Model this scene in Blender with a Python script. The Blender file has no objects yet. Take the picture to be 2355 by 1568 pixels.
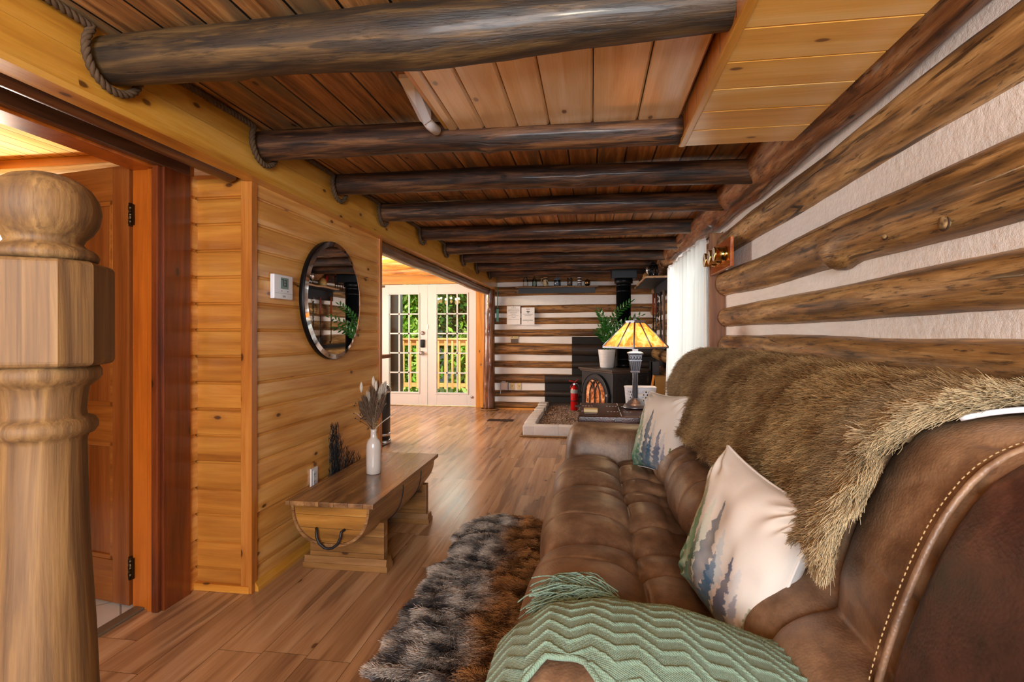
import bpy, bmesh, math, random
import numpy as np
from mathutils import Vector, Matrix, noise

# ---------------------------------------------------------------- camera, sky, lights, exposure
random.seed(7)
np.random.seed(7)
SC = bpy.context.scene
COL = SC.collection
EYE = 1.2
F_PX = 1220.0
cam_data = bpy.data.cameras.new('camera')
cam = bpy.data.objects.new('camera', cam_data)
COL.objects.link(cam)
cam.location = (0, 0, EYE)
cam.rotation_euler = (math.radians(90), 0, math.radians(8.508))
cam_data.sensor_width = 36.0
cam_data.lens = F_PX / 2355 * 36.0
cam_data.shift_y = -16 / 2355.0
cam_data.clip_start = 0.03
SC.camera = cam

SC.view_settings.view_transform = 'Standard'
SC.view_settings.look = 'None'
SC.view_settings.exposure = 0.55
SC.view_settings.gamma = 1.0
SC.view_settings.use_curve_mapping = False

w = bpy.data.worlds.new('sky')
SC.world = w
w.use_nodes = True
wt = w.node_tree
sky = wt.nodes.new('ShaderNodeTexSky')
sky.sky_type = 'HOSEK_WILKIE'
sky.sun_direction = (0.35, -0.45, 0.8)
sky.turbidity = 3.0
wt.nodes['Background'].inputs['Strength'].default_value = 0.6
wt.links.new(sky.outputs[0], wt.nodes['Background'].inputs['Color'])

def lamp(name, kind, loc, energy, color, aim=None, size=None, size_y=None, radius=None, spread=None):
    d = bpy.data.lights.new(name, kind)
    o = bpy.data.objects.new(name, d)
    COL.objects.link(o)
    o.location = loc
    d.energy = energy
    d.color = color
    if kind == 'AREA':
        d.shape = 'RECTANGLE'
        d.size = size
        d.size_y = size_y or size
        if spread:
            d.spread = math.radians(spread)
    if radius is not None:
        d.shadow_soft_size = radius
    if aim is not None:
        o.rotation_euler = (Vector(aim) - Vector(loc)).to_track_quat('-Z', 'Y').to_euler()
    return o

sun = lamp('sun', 'SUN', (0, 0, 8), 6.0, (1.0, 0.93, 0.80), aim=(-2.2, 5.5, 0.0))
sun.data.angle = math.radians(1.0)
# daylight through the window and doors, then unseen sources added as room fill
lamp('daylight_window', 'AREA', (1.42, 5.25, 1.35), 27, (1.0, 0.97, 0.93), aim=(-1.5, 4.2, 0.55), size=1.9, size_y=1.5)
lamp('daylight_french_doors', 'AREA', (-2.7, 10.0, 3.0), 320, (0.92, 1.0, 0.90), aim=(-2.4, 7.0, 0.0), size=2.4, size_y=1.5)
lamp('back_window_fill', 'AREA', (-0.1, -2.0, 1.45), 125, (0.87, 0.93, 1.0), aim=(0.1, 2.5, 1.75), size=1.65, size_y=1.15)  # unseen window supposed behind the camera, added to light the room
lamp('added_dining_fill', 'AREA', (-4.7, 6.2, 1.45), 95, (1.0, 0.97, 0.92), aim=(0.0, 6.0, 1.0), size=1.6, size_y=1.2)  # unseen dining-side source, added to fill the room with light

SC.cycles.max_bounces = 6
SC.cycles.diffuse_bounces = 3
SC.cycles.glossy_bounces = 3
SC.cycles.transmission_bounces = 4
SC.cycles.transparent_max_bounces = 10
SC.cycles.caustics_reflective = False
SC.cycles.caustics_refractive = False
SC.cycles.sample_clamp_indirect = 6.0
SC.cycles.use_denoising = True

# ---------------------------------------------------------------- helpers
PI = math.pi

def srgb(h):
    h = h.lstrip('#')
    c = [int(h[i:i + 2], 16) / 255.0 for i in (0, 2, 4)]
    return tuple((v / 12.92 if v <= 0.04045 else ((v + 0.055) / 1.055) ** 2.4) for v in c) + (1.0,)

class MB:
    """collects geometry in world coordinates and links it as ONE mesh object"""
    def __init__(s):
        s.v, s.f, s.m, s.sm = [], [], [], []
        s.cols = None

    def add(s, v, f, mat=0, smooth=False):
        b = len(s.v)
        s.v += [tuple(p) for p in v]
        for q in f:
            s.f.append(tuple(b + i for i in q))
            s.m.append(mat)
            s.sm.append(smooth)
        return s

    def box(s, x0, x1, y0, y1, z0, z1, mat=0, bev=0.0, seg=2, smooth=None):
        if bev <= 0:
            v = [(x, y, z) for x in (x0, x1) for y in (y0, y1) for z in (z0, z1)]
            f = [(0, 1, 3, 2), (4, 6, 7, 5), (0, 4, 5, 1), (2, 3, 7, 6), (0, 2, 6, 4), (1, 5, 7, 3)]
            return s.add(v, f, mat, False)
        bm = bmesh.new()
        bmesh.ops.create_cube(bm, size=1.0)
        for p in bm.verts:
            p.co = Vector(((x0 + x1) / 2 + p.co.x * (x1 - x0), (y0 + y1) / 2 + p.co.y * (y1 - y0), (z0 + z1) / 2 + p.co.z * (z1 - z0)))
        bmesh.ops.bevel(bm, geom=bm.edges[:], offset=bev, segments=seg, affect='EDGES', profile=0.6)
        return s.take(bm, mat, (seg > 2) if smooth is None else smooth)

    def take(s, bm, mat=0, smooth=False):
        bm.verts.index_update()
        v = [tuple(p.co) for p in bm.verts]
        f = [tuple(x.index for x in q.verts) for q in bm.faces]
        bm.free()
        return s.add(v, f, mat, smooth)

    def tube(s, path, rad, n=10, mat=0, smooth=True, cap=True, up=None):
        path = [Vector(p) for p in path]
        k = len(path)
        if not hasattr(rad, '__len__'):
            rad = [rad] * k
        t0 = (path[1] - path[0]).normalized()
        ref = Vector(up) if up else (Vector((0, 0, 1)) if abs(t0.z) < 0.9 else Vector((1, 0, 0)))
        a = t0.cross(ref).normalized()
        v, f = [], []
        for i in range(k):
            t = (path[min(i + 1, k - 1)] - path[max(i - 1, 0)])
            if t.length < 1e-9:
                t = t0
            t.normalize()
            a = (a - t * a.dot(t)).normalized()
            b = t.cross(a)
            for j in range(n):
                th = 2 * PI * j / n
                v.append(path[i] + (a * math.cos(th) + b * math.sin(th)) * rad[i])
        for i in range(k - 1):
            for j in range(n):
                j2 = (j + 1) % n
                f.append((i * n + j, i * n + j2, (i + 1) * n + j2, (i + 1) * n + j))
        s.add(v, f, mat, smooth)
        if cap:
            b = len(s.v) - len(v)
            s.f.append(tuple(b + j for j in reversed(range(n)))); s.m.append(mat); s.sm.append(False)
            s.f.append(tuple(b + (k - 1) * n + j for j in range(n))); s.m.append(mat); s.sm.append(False)
        return s

    def lathe(s, prof, c, n=32, mat=0, axis='Z', smooth=True, poly=None):
        """prof: (radius, height) pairs from bottom to top"""
        v, f = [], []
        for r, h in prof:
            for j in range(n):
                th = 2 * PI * j / n
                x, y = r * math.cos(th), r * math.sin(th)
                p = {'Z': (x, y, h), 'X': (h, x, y), 'Y': (y, h, x)}[axis]
                v.append((c[0] + p[0], c[1] + p[1], c[2] + p[2]))
        for i in range(len(prof) - 1):
            for j in range(n):
                j2 = (j + 1) % n
                f.append((i * n + j, i * n + j2, (i + 1) * n + j2, (i + 1) * n + j))
        f.append(tuple(reversed(range(n))))
        f.append(tuple((len(prof) - 1) * n + j for j in range(n)))
        return s.add(v, f, mat, smooth)

    def prism(s, poly, axis, a, b, mat=0, smooth=False):
        n = len(poly)
        def P(p, h):
            return {'X': (h, p[0], p[1]), 'Y': (p[0], h, p[1]), 'Z': (p[0], p[1], h)}[axis]
        v = [P(p, a) for p in poly] + [P(p, b) for p in poly]
        f = [tuple(reversed(range(n))), tuple(range(n, 2 * n))] + [(i, (i + 1) % n, n + (i + 1) % n, n + i) for i in range(n)]
        return s.add(v, f, mat, smooth)

    def grid(s, fn, nu, nv, wrap_u=False, wrap_v=False, mat=0, smooth=True, keep=None):
        ku, kv = (nu if wrap_u else nu + 1), (nv if wrap_v else nv + 1)
        v = [fn(i / nu, j / nv) for i in range(ku) for j in range(kv)]
        f = []
        for i in range(nu):
            for j in range(nv):
                if keep and not keep(i, j):
                    continue
                i2, j2 = (i + 1) % ku, (j + 1) % kv
                f.append((i * kv + j, i2 * kv + j, i2 * kv + j2, i * kv + j2))
        return s.add(v, f, mat, smooth)

    def build(s, name, mats, parent=None, local=False, fix=True, cols=None):
        me = bpy.data.meshes.new(name)
        off = Vector((0, 0, 0))
        if parent is not None and not local:
            q = parent
            while q is not None:
                off += q.location
                q = q.parent
        me.from_pydata([(p[0] - off.x, p[1] - off.y, p[2] - off.z) for p in s.v], [], s.f)
        if not isinstance(mats, (list, tuple)):
            mats = [mats]
        for m in mats:
            me.materials.append(m)
        me.polygons.foreach_set('material_index', s.m)
        me.polygons.foreach_set('use_smooth', s.sm)
        if fix:
            bm = bmesh.new()
            bm.from_mesh(me)
            bmesh.ops.recalc_face_normals(bm, faces=bm.faces[:])
            bm.to_mesh(me)
            bm.free()
        if cols is not None:
            at = me.color_attributes.new('col', 'FLOAT_COLOR', 'POINT')
            a = np.ones((len(s.v), 4), dtype=np.float32)
            a[:, :3] = np.asarray(cols, dtype=np.float32).reshape(-1, 3)
            at.data.foreach_set('color', a.ravel())
        me.update()
        o = bpy.data.objects.new(name, me)
        COL.objects.link(o)
        if parent is not None:
            o.parent = parent
        return o

def tag(o, label, cat, group=None, kind=None):
    o['label'] = label
    o['category'] = cat
    if group:
        o['group'] = group
    if kind:
        o['kind'] = kind
    return o

def thing(name, label, cat, loc=(0, 0, 0), rotz=0.0, group=None):
    o = bpy.data.objects.new(name, None)
    o.empty_display_size = 0.05
    COL.objects.link(o)
    o.location = loc
    o.rotation_euler = (0, 0, rotz)
    return tag(o, label, cat, group)

def structure(name, loc=(0, 0, 0)):
    o = bpy.data.objects.new(name, None)
    COL.objects.link(o)
    o.location = loc
    o['kind'] = 'structure'
    return o

def struct(name, mb, mats, parent=None, **k):
    o = mb.build(name, mats, parent, **k)
    if parent is None:
        o['kind'] = 'structure'
    return o

def dup(root, loc=None, rotz=None, label=None, group=None):
    def cp(o, par):
        c = o.copy()
        COL.objects.link(c)
        c.parent = par
        for ch in list(o.children):
            cp(ch, c)
        return c
    r = cp(root, None)
    if loc is not None:
        r.location = loc
    if rotz is not None:
        r.rotation_euler = (0, 0, rotz)
    if label:
        r['label'] = label
    if group:
        r['group'] = group
    return r

# ---------------------------------------------------------------- node helper
class NT:
    def __init__(s, name):
        s.mat = bpy.data.materials.new(name)
        s.mat.use_nodes = True
        s.t = s.mat.node_tree
        s.bsdf = s.t.nodes['Principled BSDF']
        s.out = s.t.nodes['Material Output']
        s._tc = None

    def node(s, kind, **kw):
        n = s.t.nodes.new('ShaderNode' + kind)
        for k, v in kw.items():
            setattr(n, k, v)
        return n

    def put(s, inp, v):
        if v is None:
            return
        if isinstance(v, bpy.types.NodeSocket):
            s.t.links.new(v, inp)
        else:
            inp.default_value = v

    def tc(s, which='Object'):
        if s._tc is None:
            s._tc = s.node('TexCoord')
        return s._tc.outputs[which]

    def math(s, op, a, b=None, c=None, clamp=False):
        n = s.node('Math', operation=op, use_clamp=clamp)
        s.put(n.inputs[0], a); s.put(n.inputs[1], b)
        if c is not None:
            s.put(n.inputs[2], c)
        return n.outputs[0]

    def sep(s, v):
        n = s.node('SeparateXYZ')
        s.put(n.inputs[0], v)
        return n.outputs

    def comb(s, x=0.0, y=0.0, z=0.0):
        n = s.node('CombineXYZ')
        for i, q in enumerate((x, y, z)):
            s.put(n.inputs[i], q)
        return n.outputs[0]

    def noise(s, vec, scale=1.0, detail=4.0, rough=0.55, dist=0.0):
        n = s.node('TexNoise')
        s.put(n.inputs['Vector'], vec)
        n.inputs['Scale'].default_value = scale
        n.inputs['Detail'].default_value = detail
        n.inputs['Roughness'].default_value = rough
        n.inputs['Distortion'].default_value = dist
        return n.outputs['Fac']

    def vor(s, vec, scale=1.0, rnd=1.0, feature='F1'):
        n = s.node('TexVoronoi', feature=feature)
        s.put(n.inputs['Vector'], vec)
        n.inputs['Scale'].default_value = scale
        n.inputs['Randomness'].default_value = rnd
        return n

    def white(s, vec):
        n = s.node('TexWhiteNoise', noise_dimensions='3D')
        s.put(n.inputs['Vector'], vec)
        return n.outputs['Value']

    def ramp(s, fac, stops, interp='LINEAR'):
        n = s.node('ValToRGB')
        n.color_ramp.interpolation = interp
        e = n.color_ramp.elements
        while len(e) < len(stops):
            e.new(0.5)
        for q, (p, c) in zip(e, stops):
            q.position = p
            q.color = c if len(c) == 4 else tuple(c) + (1.0,)
        s.put(n.inputs[0], fac)
        return n.outputs[0]

    def sstep(s, x, a, b):
        n = s.node('MapRange', interpolation_type='SMOOTHSTEP')
        s.put(n.inputs[0], x)
        n.inputs[1].default_value = a
        n.inputs[2].default_value = b
        return n.outputs[0]

    def mix(s, fac, a, b, blend='MIX'):
        n = s.node('Mix', data_type='RGBA', blend_type=blend)
        s.put(n.inputs[0], fac); s.put(n.inputs[6], a); s.put(n.inputs[7], b)
        return n.outputs[2]

    def hsv(s, col, h=0.5, sat=1.0, val=1.0):
        n = s.node('HueSaturation')
        s.put(n.inputs['Hue'], h); s.put(n.inputs['Saturation'], sat); s.put(n.inputs['Value'], val); s.put(n.inputs['Color'], col)
        return n.outputs[0]

    def bump(s, height, strength=0.3, dist=0.01):
        n = s.node('Bump')
        n.inputs['Strength'].default_value = strength
        n.inputs['Distance'].default_value = dist
        s.put(n.inputs['Height'], height)
        s.put(s.bsdf.inputs['Normal'], n.outputs[0])

    def fin(s, col=None, rough=0.5, metal=0.0, coat=0.0, spec=None, emit=None, estr=0.0, coat_rough=0.1):
        b = s.bsdf.inputs
        s.put(b['Base Color'], col)
        s.put(b['Roughness'], rough)
        s.put(b['Metallic'], metal)
        s.put(b['Coat Weight'], coat)
        b['Coat Roughness'].default_value = coat_rough
        if spec is not None:
            b['Specular IOR Level'].default_value = spec
        if emit is not None:
            s.put(b['Emission Color'], emit)
            b['Emission Strength'].default_value = estr
        return s.mat

def plain(name, hexcol, rough=0.5, metal=0.0, var=0.10, scale=14.0, bump=0.0, bscale=60.0, coat=0.0, emit=None, estr=0.0):
    n = NT(name)
    c = srgb(hexcol)
    f = n.noise(n.tc(), scale, 3.0)
    col = n.mix(f, tuple(v * (1 - var) for v in c[:3]) + (1,), tuple(min(1, v * (1 + var)) for v in c[:3]) + (1,))
    if bump:
        n.bump(n.noise(n.tc(), bscale, 3.0), bump, 0.004)
    return n.fin(col, rough, metal, coat, emit=srgb(emit) if emit else None, estr=estr)

def wood(name, cols, axis='Y', waxis='X', width=0.0, off=0.0, grain=(1.3, 26.0), knots=0.0, knot_col='#3a1c0a', rough=0.45,
         tint=0.2, bump=0.12, seam=0.0, seam_col='#1a0d06', lenseg=0.0, coat=0.0, streak=None, patch=None, contrast=0.9, speck=0.0, crack=0.0, kscale=(4.2, 8.5), coat_rough=0.12):
    n = NT(name)
    xyz = n.sep(n.tc())
    ix = {'X': 0, 'Y': 1, 'Z': 2}
    L = xyz[ix[axis]]
    A = xyz[ix[waxis]]
    B = xyz[[k for k in (0, 1, 2) if k not in (ix[axis], ix[waxis])][0]]
    oi = n.node('ObjectInfo').outputs['Random']
    L = n.math('ADD', L, n.math('MULTIPLY', oi, 37.0))
    rnd = oi
    masks = []
    if width > 0:
        q = n.math('DIVIDE', n.math('SUBTRACT', A, off), width)
        idn = n.math('FLOOR', q)
        fr = n.math('FRACT', q)
        d = n.math('MULTIPLY', n.math('MINIMUM', fr, n.math('SUBTRACT', 1.0, fr)), width)
        if lenseg > 0:
            r0 = n.white(n.comb(idn, 3.1, 0.7))
            q2 = n.math('ADD', n.math('DIVIDE', L, lenseg), n.math('MULTIPLY', r0, 7.31))
            id2 = n.math('FLOOR', q2)
            fr2 = n.math('FRACT', q2)
            d2 = n.math('MULTIPLY', n.math('MINIMUM', fr2, n.math('SUBTRACT', 1.0, fr2)), lenseg)
            d = n.math('MINIMUM', d, d2)
            rnd = n.white(n.comb(idn, id2, 1.3))
        else:
            rnd = n.white(n.comb(idn, n.math('MULTIPLY', oi, 9.0), 1.3))
        if seam > 0:
            masks.append(n.math('LESS_THAN', d, seam))
    Ls = n.math('ADD', L, n.math('MULTIPLY', rnd, 23.0))
    warp = n.noise(n.comb(n.math('MULTIPLY', Ls, 1.1), n.math('MULTIPLY', A, 3.0), B), 1.0, 2.0)
    Aw = n.math('ADD', A, n.math('MULTIPLY', warp, 0.05))
    Bw = n.math('ADD', B, n.math('MULTIPLY', warp, 0.05))
    n1 = n.noise(n.comb(n.math('MULTIPLY', Ls, grain[0]), n.math('MULTIPLY', Aw, grain[1]), n.math('MULTIPLY', Bw, grain[1])), 1.0, 5.0, 0.6, 0.4)
    if speck > 0:
        contrast *= 1.5
    lo, hi = 0.5 - 0.22 / contrast, 0.5 + 0.22 / contrast
    col = n.ramp(n1, [(lo, srgb(cols[0])), (0.5, srgb(cols[1])), (hi, srgb(cols[2]))])
    fine = n.noise(n.comb(n.math('MULTIPLY', Ls, 5.0), n.math('MULTIPLY', A, 220.0), n.math('MULTIPLY', B, 220.0)), 1.0, 2.0)
    col = n.hsv(col, val=n.math('ADD', 0.86, n.math('MULTIPLY', fine, 0.28)))
    if patch:
        pf = n.noise(n.comb(n.math('MULTIPLY', Ls, patch[1]), n.math('MULTIPLY', A, patch[2]), n.math('MULTIPLY', B, patch[2])), 1.0, 4.0, 0.65)
        col = n.mix(n.math('MULTIPLY', n.sstep(pf, patch[3], patch[3] + patch[4]), patch[5]), col, srgb(patch[0]))
    if streak:
        sf = n.noise(n.comb(n.math('MULTIPLY', Ls, streak[1]), n.math('MULTIPLY', A, streak[2]), n.math('MULTIPLY', B, streak[2])), 1.0, 3.0, 0.5)
        col = n.mix(n.math('MULTIPLY', n.sstep(sf, streak[3], streak[3] + 0.06), streak[4]), col, srgb(streak[0]))
    hgt = n1
    if speck > 0:
        sp = n.noise(n.comb(n.math('MULTIPLY', Ls, 9.0), n.math('MULTIPLY', A, 70.0), n.math('MULTIPLY', B, 70.0)), 1.0, 5.0, 0.7, 0.3)
        spm = n.sstep(sp, 0.53, 0.66)
        col = n.mix(n.math('MULTIPLY', spm, speck), col, srgb(knot_col))
        col = n.hsv(col, val=n.math('ADD', 1.0, n.math('MULTIPLY', n.sstep(sp, 0.47, 0.36), 0.35 * speck)))
        hgt = n.math('SUBTRACT', hgt, n.math('MULTIPLY', spm, 0.3))
    if crack > 0:
        cn_ = n.noise(n.comb(n.math('MULTIPLY', Ls, 0.3), n.math('MULTIPLY', Aw, 6.5), n.math('MULTIPLY', Bw, 6.5)), 1.0, 2.0, 0.5, 0.0)
        cd_ = n.math('ABSOLUTE', n.math('SUBTRACT', cn_, 0.5))
        gate = n.sstep(n.noise(n.comb(n.math('MULTIPLY', Ls, 1.3), n.math('MULTIPLY', A, 5.0), n.math('MULTIPLY', B, 5.0)), 1.0, 2.0), 0.52, 0.60)
        cm_ = n.math('MULTIPLY', n.math('SUBTRACT', 1.0, n.sstep(cd_, 0.003, 0.009)), gate)
        col = n.mix(n.math('MULTIPLY', cm_, crack), col, srgb('#0d0705'))
        hgt = n.math('SUBTRACT', hgt, n.math('MULTIPLY', cm_, 0.8))
    if tint > 0:
        col = n.hsv(col, val=n.math('ADD', 1.0 - tint, n.math('MULTIPLY', rnd, 2 * tint)))
    if knots > 0:
        v = n.vor(n.comb(n.math('MULTIPLY', Ls, kscale[0]), n.math('MULTIPLY', n.math('ADD', A, n.math('MULTIPLY', B, 0.83)), kscale[1]), 0.0), 1.0)
        v.voronoi_dimensions = '2D'
        cellr = n.sep(v.outputs['Color'])[0]
        kd = v.outputs['Distance']
        wob = n.math('ADD', kd, n.math('MULTIPLY', n.math('SUBTRACT', fine, 0.5), 0.03))
        on = n.math('LESS_THAN', cellr, knots)
        core = n.math('MULTIPLY', n.math('SUBTRACT', 1.0, n.sstep(wob, 0.05, 0.10)), on)
        halo = n.math('MULTIPLY', n.math('SUBTRACT', 1.0, n.sstep(wob, 0.06, 0.26)), on)
        col = n.mix(n.math('MULTIPLY', halo, 0.35), col, srgb(cols[0]))
        col = n.mix(n.math('MULTIPLY', core, 0.85), col, srgb(knot_col))
    for m in masks:
        col = n.mix(m, col, srgb(seam_col))
    if bump > 0:
        n.bump(n.math('ADD', hgt, n.math('MULTIPLY', fine, 0.5)), bump, 0.006)
    n._col = col
    n._xyz = xyz
    m = n.fin(col, rough, 0.0, coat, coat_rough=coat_rough)
    m['nt'] = 1
    wood.last = n
    return m

def vcol(name, rough=0.7, mul=1.0, weave=0.0, ws=900.0, sheen=0.0, spec=0.3):
    n = NT(name)
    a = n.node('Attribute', attribute_name='col')
    c = a.outputs['Color']
    if weave:
        n.bump(n.noise(n.tc(), ws, 2.0), weave, 0.002)
    m = n.fin(c, rough, spec=spec)
    n.bsdf.inputs['Sheen Weight'].default_value = sheen
    return m

def metal(name, hexcol, rough=0.3, bump=0.0):
    return plain(name, hexcol, rough, 1.0, 0.08, 20.0, bump)

def glass(name, tintc=(0.93, 0.97, 0.95), refl=1.0):
    n = NT(name)
    tr = n.node('BsdfTransparent')
    tr.inputs[0].default_value = tuple(tintc) + (1,)
    gl = n.node('BsdfGlossy')
    gl.inputs['Roughness'].default_value = 0.02
    fr = n.node('Fresnel')
    fr.inputs[0].default_value = 1.45
    mx = n.node('MixShader')
    n.put(mx.inputs[0], n.math('MULTIPLY', fr.outputs[0], refl))
    n.t.links.new(tr.outputs[0], mx.inputs[1])
    n.t.links.new(gl.outputs[0], mx.inputs[2])
    n.t.links.new(mx.outputs[0], n.out.inputs[0])
    return n.mat

def hair(name, pts, cols, radius, mat, parent=None, world=True):
    """pts: (n,k,3) strand points, cols: (n,k,3) -> ONE hair curves object"""
    n, k, _ = pts.shape
    hc = bpy.data.hair_curves.new(name)
    hc.add_curves([k] * n)
    P = pts.astype(np.float32).copy()
    if parent is not None:
        off = np.array(parent.location, dtype=np.float32)
        P -= off
    hc.attributes['position'].data.foreach_set('vector', P.reshape(-1))
    ra = hc.attributes.get('radius') or hc.attributes.new('radius', 'FLOAT', 'POINT')
    tt = np.linspace(1.0, 0.25, k, dtype=np.float32)
    ra.data.foreach_set('value', np.tile(tt, n) * radius)
    ca = hc.attributes.new('col', 'FLOAT_COLOR', 'POINT')
    c4 = np.ones((n * k, 4), dtype=np.float32)
    c4[:, :3] = cols.reshape(-1, 3)
    ca.data.foreach_set('color', c4.reshape(-1))
    hc.materials.append(mat)
    o = bpy.data.objects.new(name, hc)
    COL.objects.link(o)
    if parent is not None:
        o.parent = parent
    return o

def vnoise(P, scale, seed=0.0, octaves=3):
    """cheap smooth noise for numpy points in -1..1: sums of random sines"""
    rs = np.random.RandomState(int(seed * 100) + 11)
    out = np.zeros(P.shape[0])
    amp, tot, s = 1.0, 0.0, scale
    for o in range(octaves):
        acc = np.zeros(P.shape[0])
        for k in range(5):
            d = rs.normal(size=3)
            d /= np.linalg.norm(d)
            acc += np.sin(P @ (d * s * rs.uniform(0.6, 1.5)) + rs.uniform(0, 6.28))
        out += amp * acc / 3.0
        tot += amp
        amp *= 0.55
        s *= 2.1
    return out / tot

# ---------------------------------------------------------------- materials
PINE = wood('honey_pine_siding', ['#b06e2e', '#d99c4e', '#eec078'], 'Y', 'Z', 0.1245, 1.842, (1.0, 15.0), knots=0.20, knot_col='#46200c', rough=0.34, tint=0.10, bump=0.06, coat=0.25)
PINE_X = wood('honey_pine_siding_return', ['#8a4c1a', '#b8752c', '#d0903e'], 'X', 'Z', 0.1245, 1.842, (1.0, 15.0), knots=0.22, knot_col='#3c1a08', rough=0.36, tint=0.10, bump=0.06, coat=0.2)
PINE_BOARD = wood('honey_pine_board', ['#a8661e', '#d29638', '#e2ae58'], 'Y', 'Z', 0.0, 0.0, (1.0, 13.0), knots=0.22, knot_col='#46200c', rough=0.34, tint=0.06, bump=0.06, coat=0.3)
PINE_TRIM = wood('pine_corner_trim', ['#8a4616', '#b8702c', '#cf8c42'], 'Z', 'X', 0.0, 0.0, (1.2, 18.0), knots=0.2, rough=0.36, tint=0.08, bump=0.05, coat=0.2)
PINE_TRIM_X = wood('pine_header_board', ['#b4661c', '#d98f34', '#e8a850'], 'X', 'Z', 0.0, 0.0, (1.0, 14.0), knots=0.25, rough=0.36, tint=0.05, bump=0.05, coat=0.2)
PINE_TRIM_O = wood('pine_upright_board', ['#b4661c', '#d98f34', '#e8a850'], 'Z', 'X', 0.0, 0.0, (1.0, 14.0), knots=0.3, rough=0.36, tint=0.05, bump=0.05, coat=0.2)
HATCH = wood('pale_pine_hatch', ['#d6a464', '#eac28c', '#f6dcb4'], 'Y', 'X', 0.152, -0.598, (0.9, 12.0), knots=0.2, knot_col='#5a341c', rough=0.24, tint=0.05, bump=0.04, coat=1.0, coat_rough=0.26)
SOFFIT = wood('golden_pine_soffit', ['#d09038', '#eab458', '#f6d28c'], 'X', 'Y', 0.17, 2.26, (0.9, 11.0), knots=0.18, knot_col='#6a3a18', rough=0.3, tint=0.05, bump=0.04, coat=0.5, coat_rough=0.18)
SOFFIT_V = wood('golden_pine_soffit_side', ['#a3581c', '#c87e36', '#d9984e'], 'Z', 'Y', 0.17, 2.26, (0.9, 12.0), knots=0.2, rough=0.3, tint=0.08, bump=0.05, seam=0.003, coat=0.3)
CEIL = wood('old_ceiling_planks', ['#6e4a2c', '#a2703f', '#c4965f'], 'Y', 'X', 0.148, 0.03, (1.6, 26.0), knots=0.12, knot_col='#2a140a', rough=0.5, tint=0.22, bump=0.2, seam=0.0042, seam_col='#050302', patch=('#6c624c', 0.9, 5.0, 0.52, 0.12, 0.7), lenseg=2.9, speck=.35)
FLOOR = wood('oak_floor_planks', ['#7c583c', '#b0865f', '#ccaa84'], 'Y', 'X', 0.178, 0.02, (0.75, 13.0), knots=0.10, knot_col='#54321e', rough=0.25, tint=0.13, bump=0.03, seam=0.0009, seam_col='#4a2c18', lenseg=1.22, streak=('#6a4830', 0.8, 9.0, 0.58, 0.6), coat=0.15, coat_rough=0.2)
BEAM = wood('dark_beam_log', ['#1c0f08', '#4a2c18', '#7a5230'], 'X', 'Z', 0.0, 0.0, (2.6, 24.0), knots=0.16, knot_col='#120805', rough=0.6, tint=0.15, bump=0.5, streak=('#120a06', 3.0, 30.0, 0.56, 0.75), patch=('#8a6238', 2.4, 18.0, 0.60, 0.10, 0.55), coat=0.12, speck=.6, crack=.8)
BEAM_BIG = wood('charred_beam_log', ['#150e08', '#382816', '#604828'], 'X', 'Z', 0.0, 0.0, (2.0, 20.0), knots=0.14, knot_col='#110a06', rough=0.58, tint=0.05, bump=0.45, streak=('#16120e', 2.2, 22.0, 0.55, 0.8), patch=('#7c5c30', 1.8, 16.0, 0.6, 0.10, 0.5), coat=0.12, speck=.6, crack=.8)
LOG_Y = wood('wall_log', ['#5a4024', '#98703f', '#c8a26c'], 'Y', 'Z', 0.0, 0.0, (1.5, 20.0), knots=0.14, knot_col='#2c1a0e', rough=0.5, tint=0.08, bump=0.4, streak=('#2a190e', 1.6, 26.0, 0.62, 0.8), patch=('#6a5038', 1.6, 9.0, 0.56, 0.10, 0.6), coat=0.15, kscale=(2.6, 7.0), speck=.8, crack=.9)
LOG_TOP = wood('weathered_plate_log', ['#5a341a', '#996338', '#c09a70'], 'Y', 'Z', 0.0, 0.0, (1.8, 16.0), knots=0.2, knot_col='#2c170c', rough=0.5, tint=0.04, bump=0.6, streak=('#2c190e', 1.8, 18.0, 0.60, 0.7), patch=('#a39482', 2.2, 10.0, 0.60, 0.08, 0.6), coat=0.15, speck=.75, crack=.8)

def log_far():
    m = wood('far_wall_log', ['#4a2e16', '#875a2a', '#b08048'], 'X', 'Z', 0.0, 0.0, (1.6, 22.0), knots=0.12, knot_col='#24130a', rough=0.55, tint=0.12, bump=0.35, streak=('#22140c', 1.8, 26.0, 0.60, 0.7), patch=('#4a3826', 1.6, 9.0, 0.55, 0.10, 0.6), speck=.6, crack=.7)
    n = wood.last
    p = n.sep(n.tc())
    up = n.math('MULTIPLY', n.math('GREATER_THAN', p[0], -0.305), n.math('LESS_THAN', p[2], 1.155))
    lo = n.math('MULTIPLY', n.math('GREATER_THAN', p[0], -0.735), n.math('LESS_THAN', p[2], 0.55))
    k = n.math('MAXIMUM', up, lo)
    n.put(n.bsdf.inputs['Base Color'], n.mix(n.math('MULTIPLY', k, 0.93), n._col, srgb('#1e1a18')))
    return m
LOG_X = log_far()

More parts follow.
